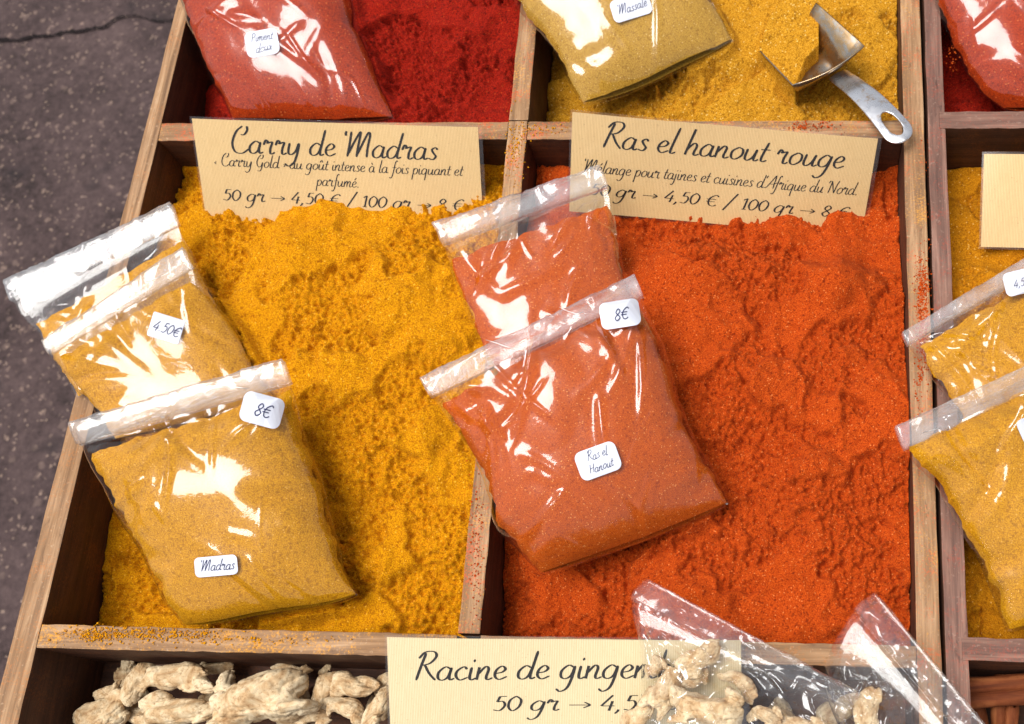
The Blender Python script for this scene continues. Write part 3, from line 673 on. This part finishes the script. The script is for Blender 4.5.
# ------------------------------------------------------------------ powder heaps
def inpoly(x, y, P):
    r = np.zeros(x.shape, bool); n = len(P)
    for i in range(n):
        (x1, y1), (x2, y2) = P[i], P[(i+1) % n]
        c = ((y1 > y) != (y2 > y)) & (x < (x2-x1)*(y-y1)/(y2-y1+1e-12)+x1); r ^= c
    return r
def heap(name, label, fl, fr, y0, y1, ctrl, mat, seed, amp=1.0, step=.00075, extra=None, margin=.0004, cat='spice powder'):
    ny = int((y1-y0)/step); nx = int((fr((y0+y1)/2)[0]-fl((y0+y1)/2)[0])/step)
    ys = np.linspace(y0+margin, y1-margin, ny)
    xl = np.array([fl(y)[0] for y in ys])+margin; xr = np.array([fr(y)[0] for y in ys])-margin
    s = np.linspace(0, 1, nx); X = xl[:, None]+(xr-xl)[:, None]*s[None]; Y = np.repeat(ys[:, None], nx, 1)
    C = np.array([list(W(px, py, z)[:2])+[z] for px, py, z in ctrl])
    num = 0; den = 0
    for cx, cy, cz in C:
        w = 1/(((X-cx)**2+(Y-cy)**2)+.012**2)**1.7; num = num+w*cz; den = den+w
    Z = num/den
    wx = X+.004*fbm(X, Y, 60, 2, seed+31); wy = Y+.004*fbm(X, Y, 60, 2, seed+37)
    Z += amp*(.0062*fbm(wx, wy, 17, 2, seed) - .0038*np.abs(fbm(wx, wy, 45, 2, seed+50)))
    pn = fbm(wx, wy, 17, 3, seed+70, .55)
    patch = sstep(.5+3.2*(pn+.02)); rough = .10+1.15*patch
    Z -= amp*.0045*patch - amp*.0015
    Z += amp*rough*(.0016*fbm(wx, wy, 190, 2, seed+60) - .0027*np.abs(fbm(X, Y, 175, 3, seed+80, .6)) + .0012*fbm(X, Y, 420, 2, seed+90))
    lump = np.clip(fbm(X, Y, 120, 2, seed+88)-.42, 0, None); Z += amp*patch*.010*lump
    Z += .00045*fbm(X, Y, 900, 1, seed+95)
    if extra is not None: Z = extra(X, Y, Z)
    HIT = np.full(X.shape, np.inf)
    for bvh, lo, hi in BAGBVH:
        k = (X > lo[0]) & (X < hi[0]) & (Y > lo[1]) & (Y < hi[1])
        for j, i in zip(*np.nonzero(k)):
            h = bvh.ray_cast(Vector((X[j, i], Y[j, i], -.3)), Vector((0, 0, 1)))
            if h[0] is not None: HIT[j, i] = min(HIT[j, i], h[0].z-.0010)
    # powder carries the bags: it meets their undersides and is pushed up round them
    mk = np.isfinite(HIT); gap = np.where(mk, HIT-Z, 0); D = np.where(gap > 0, gap*(1-sstep((gap-.009)/.010)), gap)
    num, den = np.where(mk, D, 0), mk.astype(float)
    def blur(A, r):
        for ax_ in (0, 1):
            for _ in range(3):
                c = np.cumsum(np.concatenate([np.repeat(A.take([0], ax_), r+1, ax_), A, np.repeat(A.take([-1], ax_), r, ax_)], ax_), ax_)
                A = (c.take(range(2*r+1, c.shape[ax_]), ax_)-c.take(range(0, c.shape[ax_]-2*r-1), ax_))/(2*r+1)
        return A
    bn, bd = blur(num, 5), blur(den, 5)
    Z = Z+np.where(mk, D, np.clip(bn, 0, None)/(bd+1e-3)*sstep(bd*2.2))
    Z = np.maximum(Z, ZB+.001)
    V = np.stack([X, Y, Z], 2).reshape(-1, 3)
    # skirt down to the floor
    ring = [j*nx for j in range(ny)]; ring = [i for i in range(nx)]+[j*nx+nx-1 for j in range(1, ny)]+[(ny-1)*nx+i for i in range(nx-2, -1, -1)]+[j*nx for j in range(ny-2, 0, -1)]
    base = V[ring].copy(); base[:, 2] = ZB+.0002; n0 = len(V); V = np.vstack([V, base])
    F = [tuple(f) for f in grid_faces(nx, ny)]; m = len(ring)
    F += [(ring[i], n0+i, n0+(i+1) % m, ring[(i+1) % m]) for i in range(m)]
    return tag(link(name, mesh(name, V, F), mat), label, cat, 'loose spice heaps')
yA, yBm = W(330, 140)[1]-.0006, W(250, 627)[1]+.001
heap('powder_heap', 'bright golden yellow powder heaped right of the three yellow bags', Li, Do, W(250, 632.5)[1], yb_-.0005,
    [(186,172,-.031),(200,200,-.020),(240,180,-.034),(330,180,-.034),(420,180,-.034),(240,202,-.014),(300,205,-.013),(400,214,-.014),(470,216,-.016),(495,172,-.031),(300,240,-.004),(400,260,-.002),(230,250,-.010),(460,300,-.006),(330,330,.0),(420,350,-.003),(470,420,-.016),(300,400,-.006),(380,440,-.008),(440,520,-.018),(450,610,-.030),
     (360,540,-.020),(380,610,-.030),(300,620,-.034),(200,600,-.040),(130,560,-.045),(96,622,-.050),(110,600,-.046),(90,420,-.03),(120,330,-.022),(160,240,-.024)], P_TURM, 101, 1.0)
heap('powder_heap', 'orange-red powder heaped beneath the rouge label and around the orange-red bags', Di, Ro, W(700, 643)[1], W(700, 137.5)[1]-.0005,
    [(541,173,-.034),(580,170,-.030),(640,180,-.036),(720,185,-.036),(800,190,-.036),(640,222,-.026),(700,222,-.023),(760,236,-.023),(820,250,-.031),(860,236,-.036),(880,256,-.033),(895,190,-.034),(885,150,-.040),(700,255,.004),(755,265,.006),(830,275,.001),(800,322,-.011),(750,318,-.006),(870,318,-.012),(690,335,-.001),(740,372,.003),(745,445,-.014),(900,300,-.009),
     (810,395,-.004),(700,400,-.006),(880,430,-.009),(800,470,-.004),(850,520,-.011),(740,520,-.012),(900,600,-.020),(820,620,-.022),(700,570,-.018),(620,580,-.026),(540,600,-.038),(500,620,-.044),(500,560,-.032),(495,480,-.022),(640,620,-.03),(760,620,-.026),(545,250,-.022)], P_RAS, 202, 1.05)
heap('powder_heap', 'deep red powder in the top compartment right of the Piment doux bag', Li, Do, W(330, 122)[1]+.0005, YB,
    [(200,115,-.045),(230,100,-.038),(330,110,-.024),(420,90,-.016),(500,105,-.020),(460,30,-.006),(380,20,-.006),(510,40,-.012),(300,-60,-.012),(200,20,-.040),(190,60,-.044),(430,-100,-.01)], P_PAP, 303, 1.0)
SCP = [W(*p)[:2] for p in ((758,50,-.006),(795,87,-.006),(799,80,-.008),(806,68,-.010),(819,54,-.008),(818,4,-.004),(795,-14,-.004),(770,20,-.004))]
SCI = [W(*p)[:2] for p in ((792,87,-.004),(799,80,-.008),(806,68,-.010),(819,54,-.008),(818,20,-.004),(866,46,-.004),(830,85,-.004))]
def scoop_extra(X, Y, Z):
    m = inpoly(X, Y, SCI); Z = np.where(m, np.minimum(Z, -.021), Z)
    m = inpoly(X, Y, SCP)
    a = W(758,50,0)[:2]; b = W(795,86,0)[:2]; d = np.array(b)-a; L = np.linalg.norm(d); d /= L
    dist = np.abs((X-a[0])*d[1]-(Y-a[1])*d[0])
    Z = np.where(m, np.maximum(Z, -.0075+.0085*sstep(dist/.022))+.0016*fbm(X, Y, 110, 3, 5), Z)
    # furrow cut beside the scoop and the bag
    a = W(765,52,0)[:2]; b = W(690,100,0)[:2]; d = np.array(b)-a; L = np.linalg.norm(d); d /= L
    al = (X-a[0])*d[0]+(Y-a[1])*d[1]; ac = (X-a[0])*d[1]-(Y-a[1])*d[0]+.0015*fbm(X, Y, 60, 2, 8)
    k = sstep(al/.006+.5)*sstep((L-al)/.01)
    Z = np.where(m, Z, Z - k*.007*np.exp(-(np.clip(ac, 0, None)/.010)**2)*(ac > 0) + 0)
    return Z
heap('powder_heap', 'mustard yellow powder in the top compartment around the metal scoop', Di, Ro, W(700, 119)[1]+.0005, YB,
    [(545,110,-.045),(560,60,-.045),(560,100,-.042),(620,116,-.026),(700,100,-.018),(760,110,-.020),(860,100,-.022),(895,60,-.018),(890,0,-.012),(800,0,-.012),(740,40,-.012),(850,80,-.022),(820,95,-.024),(700,-60,-.01),(850,-100,-.01)], P_MUS, 404, .8, extra=scoop_extra)
heap('powder_heap', 'golden powder around the blank label in the right tray', Si, lambda y: (XR, y), yC0+.0005, yU1-.0005,
    [(950,140,-.046),(985,180,-.042),(960,180,-.044),(960,240,-.030),(1010,250,-.022),(990,290,-.010),(1100,300,-.006),(970,350,-.02),(970,500,-.036),(975,630,-.040),(1050,600,-.03),(1100,450,-.01)], P_YEL, 505, .9, step=.001)
heap('powder_heap', 'deep red powder under the red bag at the top right corner', Si, lambda y: (XR, y), yU0+.0005, YB,
    [(950,60,-.040),(960,105,-.042),(1020,105,-.036),(1100,60,-.02),(1000,0,-.03),(1050,-60,-.01)], P_PAP, 606, .9, step=.001)

# ------------------------------------------------------------------ labels
def label_card(label, TLp, TRp, BLp, ztop, zbot, lines, mat, curve=.0015, extend=0, name='price_label'):
    TL, TR = W(*TLp, ztop[0]), W(*TRp, ztop[1]); BL = W(*BLp, zbot)
    u = TR-TL; wl = np.linalg.norm(u); un = u/wl; v = BL-TL; nrm = np.cross(un, v); nrm /= np.linalg.norm(nrm); nrm = nrm if nrm[2] > 0 else -nrm
    vn = v/np.linalg.norm(v); hl = np.linalg.norm(v)+extend
    # right side parallel to the left one unless told otherwise (rectangular card)
    perp = np.cross(nrm, un); perp = perp if perp@v > 0 else -perp
    hh = hl*abs(vn@perp); sh = 0.0
    root = empty(name, TL+u/2+perp*hh, label, 'price label', 'kraft paper price labels')
    def pt(a, b, e=0.0):   # a along width in m, b down in m, e off the face
        c = curve*math.sin(math.pi*a/wl)+.0006*math.sin(9*a/wl+2*b/hh)
        return TL+un*a+perp*b+nrm*(c+e)
    nx, ny = 40, 14
    def sheet(nm, x0, x1, y0, y1, e0, e1, mt):
        V, U = [], []
        for e in (e1, e0):
            for j in range(ny):
                for i in range(nx):
                    a = x0+(x1-x0)*i/(nx-1); b = y0+(y1-y0)*j/(ny-1); V.append(pt(a, b, e)); U.append((a, b))
        N = nx*ny; F = [tuple(f) for f in grid_faces(nx, ny, 0, True)]+[tuple(f) for f in grid_faces(nx, ny, N)]
        ring = [i for i in range(nx)]+[j*nx+nx-1 for j in range(1, ny)]+[(ny-1)*nx+i for i in range(nx-2, -1, -1)]+[j*nx for j in range(ny-2, 0, -1)]
        F += [(a, c, c+N, a+N) for a, c in zip(ring, ring[1:]+ring[:1])]
        return link(nm, mesh(nm, V, F, False, U), mt, root)
    card = sheet('card', 0, wl, 0, hh, -.0002, .0002, mat)
    sheet('sleeve', -.0012, wl+.0025, -.0014, hh+.0012, -.0004, .0006, SLEEVE)
    V, F = [], []
    allr = []
    for txt, sub, p0, p1, xh in lines:
        def loc(p):
            q = on_plane(p[0], p[1], TL, nrm)-TL; return np.array([q@un, q@perp])
        a, b = loc(p0), loc(p1); d = b-a; tw = text_width(sub); sx = np.linalg.norm(d)/tw; d = d/np.linalg.norm(d)
        c = loc((p0[0], p0[1]-xh)); sy = abs((c-a)[1]); upv = np.array([d[1], -d[0]])
        sk, _ = text_strokes(txt)
        for l, r in sk: allr.append(([tuple(a+d*sx*q[0]+upv*sy*q[1]) for q in l], [tuple(a+d*sx*q[0]+upv*sy*q[1]) for q in r]))
    if allr: link('lettering', ribbons_mesh('lettering', allr, lambda a, b: pt(a, b, .00035)), INK, card)
    return root
HEAD = "50 gr → 4,50 € / 100 gr → 8 €"
def z_front(px, py, ytarget):
    lo, hi = -.05, .1
    for _ in range(40):
        z = (lo+hi)/2
        if W(px, py, z)[1] > ytarget: lo = z
        else: hi = z
    return z
yf = yb_-.0015
z1, z2 = z_front(193, 119, yf), z_front(477, 127.5, yf)
print('label z', z1, z2)
label_card('kraft label reading Carry de Madras, standing in the golden yellow powder', (192,118.5), (478,127), (210,204), (z1, z2), -.013,
    [("Carry de Madras", "Carry de Madras", (231,152), (438,159.5), 12.2),
     ("« Carry Gold » au goût intense à la fois piquant et", "« Carry Gold » au goût intense à la fois piquant et", (215,165), (463,175.5), 5.9),
     ("parfumé.", "parfumé.", (317,185), (360,187), 5.8), (HEAD, HEAD, (223,199.5), (464,210.5), 7.2)], KRAFT, extend=.016)
z1, z2 = z_front(573, 112, W(573,137)[1]-.0015), z_front(878, 138, W(860,137)[1]-.0035)
print('label z', z1, z2)
label_card('kraft label reading Ras el hanout rouge, tilted in the orange-red powder', (572.5,112), (878,138.5), (569,190), (z1, z2), -.008,
    [("Ras el hanout rouge", "Ras el hanout rouge", (602,146.5), (843,168), 12.2),
     ("Mélange pour tajines et cuisines d'Afrique du Nord.", "Mélange pour tajines et cuisines d'Afrique du Nord.", (583,171), (857,195), 6.3),
     (HEAD, HEAD, (589,193.5), (848,218), 7.3)], KRAFT, extend=.014)
label_card('pale label reading Racine de gingembre, leaning on the front cross rail', (387,637), (741,640), (394,735), (.014, .014), -.010,
    [("Racine de gingembre", "Racine de ginge", (415,679.5), (634,677), 13.2), ("50 gr → 4,50 €", "50 gr → 4,5", (492,710), (637,708.5), 9.5)], KRAFT2, extend=.01)
label_card('blank kraft label in the right tray, cut off by the right edge of the photo', (984,154), (1150,156), (980,247), (.004, .004), -.018, [], KRAFT, curve=.0008)

# ------------------------------------------------------------------ scoop
def rounded(path, r, n=5):
    out = [np.array(path[0])]
    for a, b, c in zip(path, path[1:], path[2:]):
        a, b, c = map(np.array, (a, b, c)); d1 = (a-b)/np.linalg.norm(a-b); d2 = (c-b)/np.linalg.norm(c-b)
        p, q = b+d1*r, b+d2*r
        for t in np.linspace(0, 1, n): out.append((1-t)**2*p+2*t*(1-t)*b+t*t*q)
    out.append(np.array(path[-1])); return out
sc = empty('metal_scoop', W(836,74,-.01), 'shiny steel scoop with a slotted handle, half full of mustard powder', 'scoop')
bk = [W(792.5,85,.004), W(799,93,-.014), W(836,72,-.014), W(864.5,46,.013)]
ft = [W(760,51,-.004), W(766,58,-.018), W(800,30,-.018), W(816,3,.012)]
cb, cf = rounded(bk, .004), rounded(ft, .004); n = len(cb); V = []; F = []; R_ = 8
for k in range(R_+1):
    t = k/R_; V += [a*(1-t)+b*t for a, b in zip(cb, cf)]
for k in range(R_):
    for i in range(n-1): F.append((k*n+i, k*n+i+1, (k+1)*n+i+1, (k+1)*n+i))
rimc = len(V)  # back wall: rim arc
arc = [bk[0]*(1-t)+bk[3]*t + (np.array([W(830,78,0)-W(828,66,0)])[0])*.55*math.sin(math.pi*t)+np.array([0,0,.0015])*math.sin(math.pi*t) for t in np.linspace(0, 1, n)]
arc[0] = cb[0]; arc[-1] = cb[-1]
V += arc
for i in range(n-1): F.append((rimc+i, rimc+i+1, i+1, i))
me = mesh('bowl', V, F); bo = link('bowl', me, STEEL2, sc)
bm = bmesh.new(); bm.from_mesh(me); bmesh.ops.remove_doubles(bm, verts=bm.verts, dist=.00005); bmesh.ops.recalc_face_normals(bm, faces=bm.faces); bm.to_mesh(me); bm.free()
md = bo.modifiers.new('s', 'SOLIDIFY'); md.thickness = .0009; md.offset = 0
# handle: outline in plan, slot, gently arched strip
a0 = W(837,73,-.006); a1 = W(906,141,.012); ax = a1-a0; hl_ = np.linalg.norm(ax[:2]); axd = np.array([ax[0], ax[1], 0])/hl_; sidev = np.array([-axd[1], axd[0], 0])
NL, NW = 46, 15
def halfw(t):
    w = .0068+.0034*t
    if t > .86: w *= math.sqrt(max(0, 1-((t-.86)/.14)**2))*.98+.02
    return w
V = []; F = []; hz = {}
for k in range(NL):
    t = k/(NL-1); c = a0+axd*hl_*t; z = a0[2]+(a1[2]-a0[2])*t+.006*math.sin(math.pi*min(1, t*1.0))
    for i in range(NW):
        s_ = -1+2*i/(NW-1); p = c+sidev*halfw(t)*s_; V.append((p[0], p[1], z-.0016*s_*s_*(1-.4*t)))
def slot(t, s_): return ((t-.80)/.135)**2+((s_)/.50)**2 < 1
# push grid vertices onto the slot's rim so that it is smooth
V = [list(v) for v in V]; inside = np.zeros((NL, NW), bool)
for k in range(NL):
    for i in range(NW):
        t = k/(NL-1); s_ = -1+2*i/(NW-1); d = math.sqrt(((t-.80)/.135)**2+(s_/.50)**2)
        inside[k, i] = d < .93
        if .72 < d < 1.28 and abs(d-1) < .22:
            q = 1/d; t2 = .80+(t-.80)*q; s2 = s_*q; c = a0+axd*hl_*t2; p = c+sidev*halfw(t2)*s2
            z = a0[2]+(a1[2]-a0[2])*t2+.006*math.sin(math.pi*t2); V[k*NW+i] = [p[0], p[1], z-.0016*s2*s2*(1-.4*t2)]; inside[k, i] = False
for k in range(NL-1):
    for i in range(NW-1):
        q = [(k, i), (k+1, i), (k+1, i+1), (k, i+1)]
        tc = (k+.5)/(NL-1); sc_ = -1+2*(i+.5)/(NW-1)
        if any(inside[a] for a in q) or math.sqrt(((tc-.80)/.135)**2+(sc_/.50)**2) < .9: continue
        F.append(tuple(a*NW+b for a, b in q))
me = mesh('handle', V, F); bm = bmesh.new(); bm.from_mesh(me); bmesh.ops.delete(bm, geom=[v for v in bm.verts if not v.link_faces], context='VERTS'); bmesh.ops.recalc_face_normals(bm, faces=bm.faces); bm.to_mesh(me); bm.free()
ho = link('handle', me, STEEL, sc); md = ho.modifiers.new('s', 'SOLIDIFY'); md.thickness = .0012; md.offset = 0
md = ho.modifiers.new('b', 'SUBSURF'); md.levels = 1; md.render_levels = 1

# ------------------------------------------------------------------ ginger
def ginger_mesh(seed, knobs=3):
    """a dried, faceted, knobbly root in a unit box, returned as mesh"""
    rs = random.Random(seed); bm = bmesh.new()
    def ell(c, r, rz, ry=0):
        m = Matrix.Translation(c) @ Matrix.Rotation(rz, 4, 'Z') @ Matrix.Rotation(ry, 4, 'Y') @ Matrix.Diagonal((r[0], r[1], r[2], 1))
        bmesh.ops.create_icosphere(bm, subdivisions=3, radius=1, matrix=m)
    ell((0, 0, 0), (.40, .24, .2), rs.uniform(-.3, .3))
    for k in range(knobs+1):
        side = -1 if k % 2 else 1; up = rs.choice((-1, 1))
        ell((side*rs.uniform(.15, .36), up*rs.uniform(.08, .30), rs.uniform(-.06, .08)), (rs.uniform(.15, .26), rs.uniform(.10, .15), rs.uniform(.10, .15)), rs.uniform(-1.4, 1.4), rs.uniform(-.4, .4))
    me = bpy.data.meshes.new('root'); bm.to_mesh(me); bm.free()
    o = bpy.data.objects.new('tmp', me); COL.objects.link(o)
    md = o.modifiers.new('r', 'REMESH'); md.mode = 'VOXEL'; md.voxel_size = .016
    md = o.modifiers.new('s', 'SMOOTH'); md.iterations = 8; md.factor = .6
    dg = bpy.context.evaluated_depsgraph_get(); r = bpy.data.meshes.new_from_object(o.evaluated_get(dg))
    bpy.data.objects.remove(o); bpy.data.meshes.remove(me)
    n = len(r.vertices); c = np.zeros(n*3); r.vertices.foreach_get('co', c); c = c.reshape(-1, 3)
    no = np.zeros(n*3); r.vertices.foreach_get('normal', no); no = no.reshape(-1, 3)
    x, y, z = c.T
    c += no*(.07*fbm(x+z*.7, y-z*.5, 2.6, 2, seed))[:, None]
    for k in range(8):                      # dried, cut and shrunken faces
        d = np.array([rs.gauss(0, 1), rs.gauss(0, 1), rs.gauss(0, .8)+.3]); d /= np.linalg.norm(d)
        h = c@d; lim = h.max()*rs.uniform(.66, .88); ex = np.clip(h-lim, 0, None); c -= d*(ex*.6)[:, None]
    x, y, z = c.T
    g = -.020*np.exp(-(fbm(x*.8+z*.4, y*1.5+z, 4.0, 2, seed+3)/.08)**2) - .009*np.exp(-(fbm(x*3.2, y*.9+z, 3.0, 2, seed+4)/.10)**2) + .007*fbm(x*.8+z, y*2.2-z, 8, 3, seed+5)
    c += no*g[:, None]
    c -= (c.max(0)+c.min(0))/2; c /= (c.max(0)-c.min(0))
    r.vertices.foreach_set('co', c.ravel()); r.update(); r.polygons.foreach_set('use_smooth', [True]*len(r.polygons))
    r.materials.append(GINGER); return r
def ginger(px, py, z, ln, wd, rot, seed, label, knobs=3, group='dried ginger roots in the front compartment', th=.75):
    r = ginger_mesh(seed, knobs); o = link('ginger_root', r)
    k = (CAM[2]-z)/abs(ray(px, py)[2])/FPX*.94
    r.transform(Matrix.Diagonal((ln*k, wd*k, wd*th*k, 1)))
    o.location = W(px, py, z); o.rotation_euler = (0, 0, math.radians(rot))
    tag(o, label, 'ginger root', group); return o
for a in [(264,693,-.026,106,64,16,37,'largest pale ginger root with a deep fold, in the middle of the left ginger pile',4),
 (180,678,-.032,76,30,2,2,'pale smooth ginger root under the cross rail, left of the largest root',3),
 (182,707,-.030,84,36,10,3,'broad knobbly ginger root in front of the pale smooth one',4),
 (136,684,-.036,42,25,78,4,'short upright ginger piece, between the smooth root and the rounded knob',2),
 (107,691,-.042,26,16,12,5,'small rounded ginger knob, the one nearest the left tray wall',1),
 (103,714,-.040,50,36,24,6,'brownish ginger lump at the bottom left of the pile',3),
 (324,692,-.038,44,24,72,7,'brown shrivelled ginger root against the right side of the largest root',3),
 (354,688,-.036,50,29,-14,8,'rough ended ginger root between the largest root and the ginger label',3),
 (346,709,-.032,46,24,-18,9,'smooth oval ginger root at the bottom edge, left of the ginger label',2),
 (379,708,-.028,46,28,44,10,'pale ridged ginger root touching the left edge of the ginger label',2),
 (309,716,-.038,44,22,6,11,'flaky ginger slice at the bottom edge, right of the largest root',2),
 (387,682,-.044,32,20,30,12,'small ginger knob half hidden by the top left corner of the ginger label',1),
 (325,672,-.050,18,12,80,13,'tiny ginger crumb in the shadow under the cross rail',1),
 (226,720,-.040,46,22,6,14,'ginger chip below the largest root, at the bottom edge of the photo',2),
 (146,718,-.048,40,22,-30,15,'dark low ginger piece between the brownish lump and the broad knobbly root',2),
 (216,668,-.052,40,18,10,16,'low ginger piece in the shade behind the pale smooth root',2),
 (292,670,-.054,44,18,-8,17,'low ginger piece in the shade behind the largest root',2)]: ginger(*a)
for a in [(700,660,0.022,54,34,24,21,'pale angular ginger piece in the clear bag, the one nearest its folded top',3),
 (655,668,0.020,26,20,60,22,'small round ginger knob in the clear bag, over the letter m of the label',1),
 (664,692,0.022,56,34,50,23,'curved ginger piece in the clear bag, left of the biggest one',3),
 (704,706,0.028,84,52,-14,24,'biggest smooth ginger piece in the clear bag, at the bottom edge of the photo',3),
 (766,716,0.018,36,28,-25,25,'wedge of ginger at the right end of the clear bag on the label',2),
 (738,684,0.018,48,24,-28,28,'ginger chip above the biggest piece in the clear bag on the label',2),
 (800,728,0.014,60,34,-20,29,'flat ginger piece under the folded top of the clear bag, at its lower end',2),
 (690,676,0.016,40,26,10,31,'small ginger lump under the angular piece in the clear bag',2),
 (636,718,0.016,44,30,70,32,'ginger piece at the left edge of the clear bag on the label',2),
 (868,708,0.010,46,32,70,26,'pale ginger piece in the crinkled bag beside the gap',2)]: ginger(*a, group='ginger pieces in clear bags')
# more roots towards the front of the compartment, copied from the ones above
protos = [o.data for o in bpy.data.objects if o.name.startswith('ginger_root')][:13]
rf = random.Random(9)
for k in range(66):
    row = k // 11; x = -.262+.047*(k % 11)+rf.uniform(-.010, .010)
    y = -.198-.024*row+rf.uniform(-.005, .005)
    if x < Li(y)[0]+.018 or x > .225 or abs(x-Do(y)[0]-.006) < .024: continue
    d = protos[rf.randrange(1, len(protos))]; hz = max(v.co.z for v in d.vertices)
    o = link('ginger_root', d); o.location = (x, y, ZB+hz+.001); o.rotation_euler = (0, 0, rf.uniform(0, 6.28))
    tag(o, 'small dried ginger root lying on the compartment floor, under or before the pale pile', 'ginger root', 'dried ginger roots in the front compartment')

# ------------------------------------------------------------------ cinnamon
def quill(px, py, z, length, rot, r, seed, label, pitch=0.0):
    rs = random.Random(seed); n, m = 46, 30; V = []
    prof = []
    for i in range(n):
        a = -2.1*math.pi+4.2*math.pi*i/(n-1); sg = 1 if a > 0 else -1; aa = abs(a)
        rad = r*.5*(1-aa/(2.1*math.pi)*.62); cx = sg*r*.48
        prof.append((cx+sg*-rad*math.cos(aa)*1.0, rad*math.sin(aa)*1.0*1.0 if True else 0))
    for k in range(m):
        t = k/(m-1)
        for i, (a, b) in enumerate(prof):
            j = .00025*math.sin(t*23+i*.5+seed)+rs.uniform(-1, 1)*.00008
            V.append(((t-.5)*length+(.0015*math.sin(i*1.3+seed) if k in (0, m-1) else 0), a*(1+.06*math.sin(t*5+seed))+j, b*1.15+j))
    F = [tuple(f) for f in grid_faces(n, m)]
    o = link('cinnamon_stick', mesh('cinnamon_stick', V, F), BARK); md = o.modifiers.new('s', 'SOLIDIFY'); md.thickness = .0009
    o.location = W(px, py, z); o.rotation_euler = (0, pitch, math.radians(rot))
    tag(o, label, 'cinnamon stick', 'cinnamon sticks in the right tray')
quill(1040,688,-.034,.13,6,.0088,1,'cinnamon stick lying crosswise under the rail, topmost in the right tray corner')
quill(1004,752,-.046,.050,86,.008,2,'cinnamon stick pointing at the viewer, below the crosswise stick')
quill(1040,760,-.048,.05,74,.008,3,'second cinnamon stick pointing at the viewer, cut off by the right edge of the photo')
quill(980,750,-.054,.05,97,.007,4,'low cinnamon stick against the tray wall, left of the one pointing at the viewer')
quill(1050,678,-.058,.12,-14,.007,5,'cinnamon stick in the dark right behind the crosswise one')
quill(1070,722,-.060,.10,24,.008,6,'cinnamon stick on the tray floor under the two pointing ones')

# ------------------------------------------------------------------ spilled grains on rails
def crumbs(name, label, spots, mat, seed):
    rs = random.Random(seed); bm = bmesh.new()
    for px, py, sx, sy, n, z in spots:
        for k in range(n):
            x, y = px+rs.gauss(0, sx), py+rs.gauss(0, sy); p = W(x, y, z); r = abs(rs.gauss(.00016, .00014))+.00010
            bmesh.ops.create_icosphere(bm, subdivisions=1, radius=1, matrix=Matrix.Translation((p[0], p[1], z+r*.3)) @ Matrix.Diagonal((r*rs.uniform(.8, 1.6), r*rs.uniform(.8, 1.6), r*.7, 1)))
    me = bpy.data.meshes.new(name); bm.to_mesh(me); bm.free()
    o = link(name, me, mat); o['kind'] = 'stuff'; o['label'] = label; o['category'] = 'powder'
crumbs('spilled_powder', 'orange-red grains spilled on the tray rails', [(922,290,3.5,16,700,.0),(924,340,3.5,22,500,.0),(918,380,2,20,80,0),(812,126,12,3,130,0),(800,127,6,2,60,0),(476,540,5,40,200,0),(930,200,3,60,60,0),(952,60,3,8,40,.001)], P_RAS, 1)
crumbs('spilled_powder', 'yellow grains spilled on the tray rails', [(150,634,40,4,700,0),(100,634,16,4,260,0),(515,150,5,16,200,0),(530,129,8,3,80,0),(240,640,50,3,120,0),(600,128,30,3,60,0)], P_TURM, 2)
print('script ok')
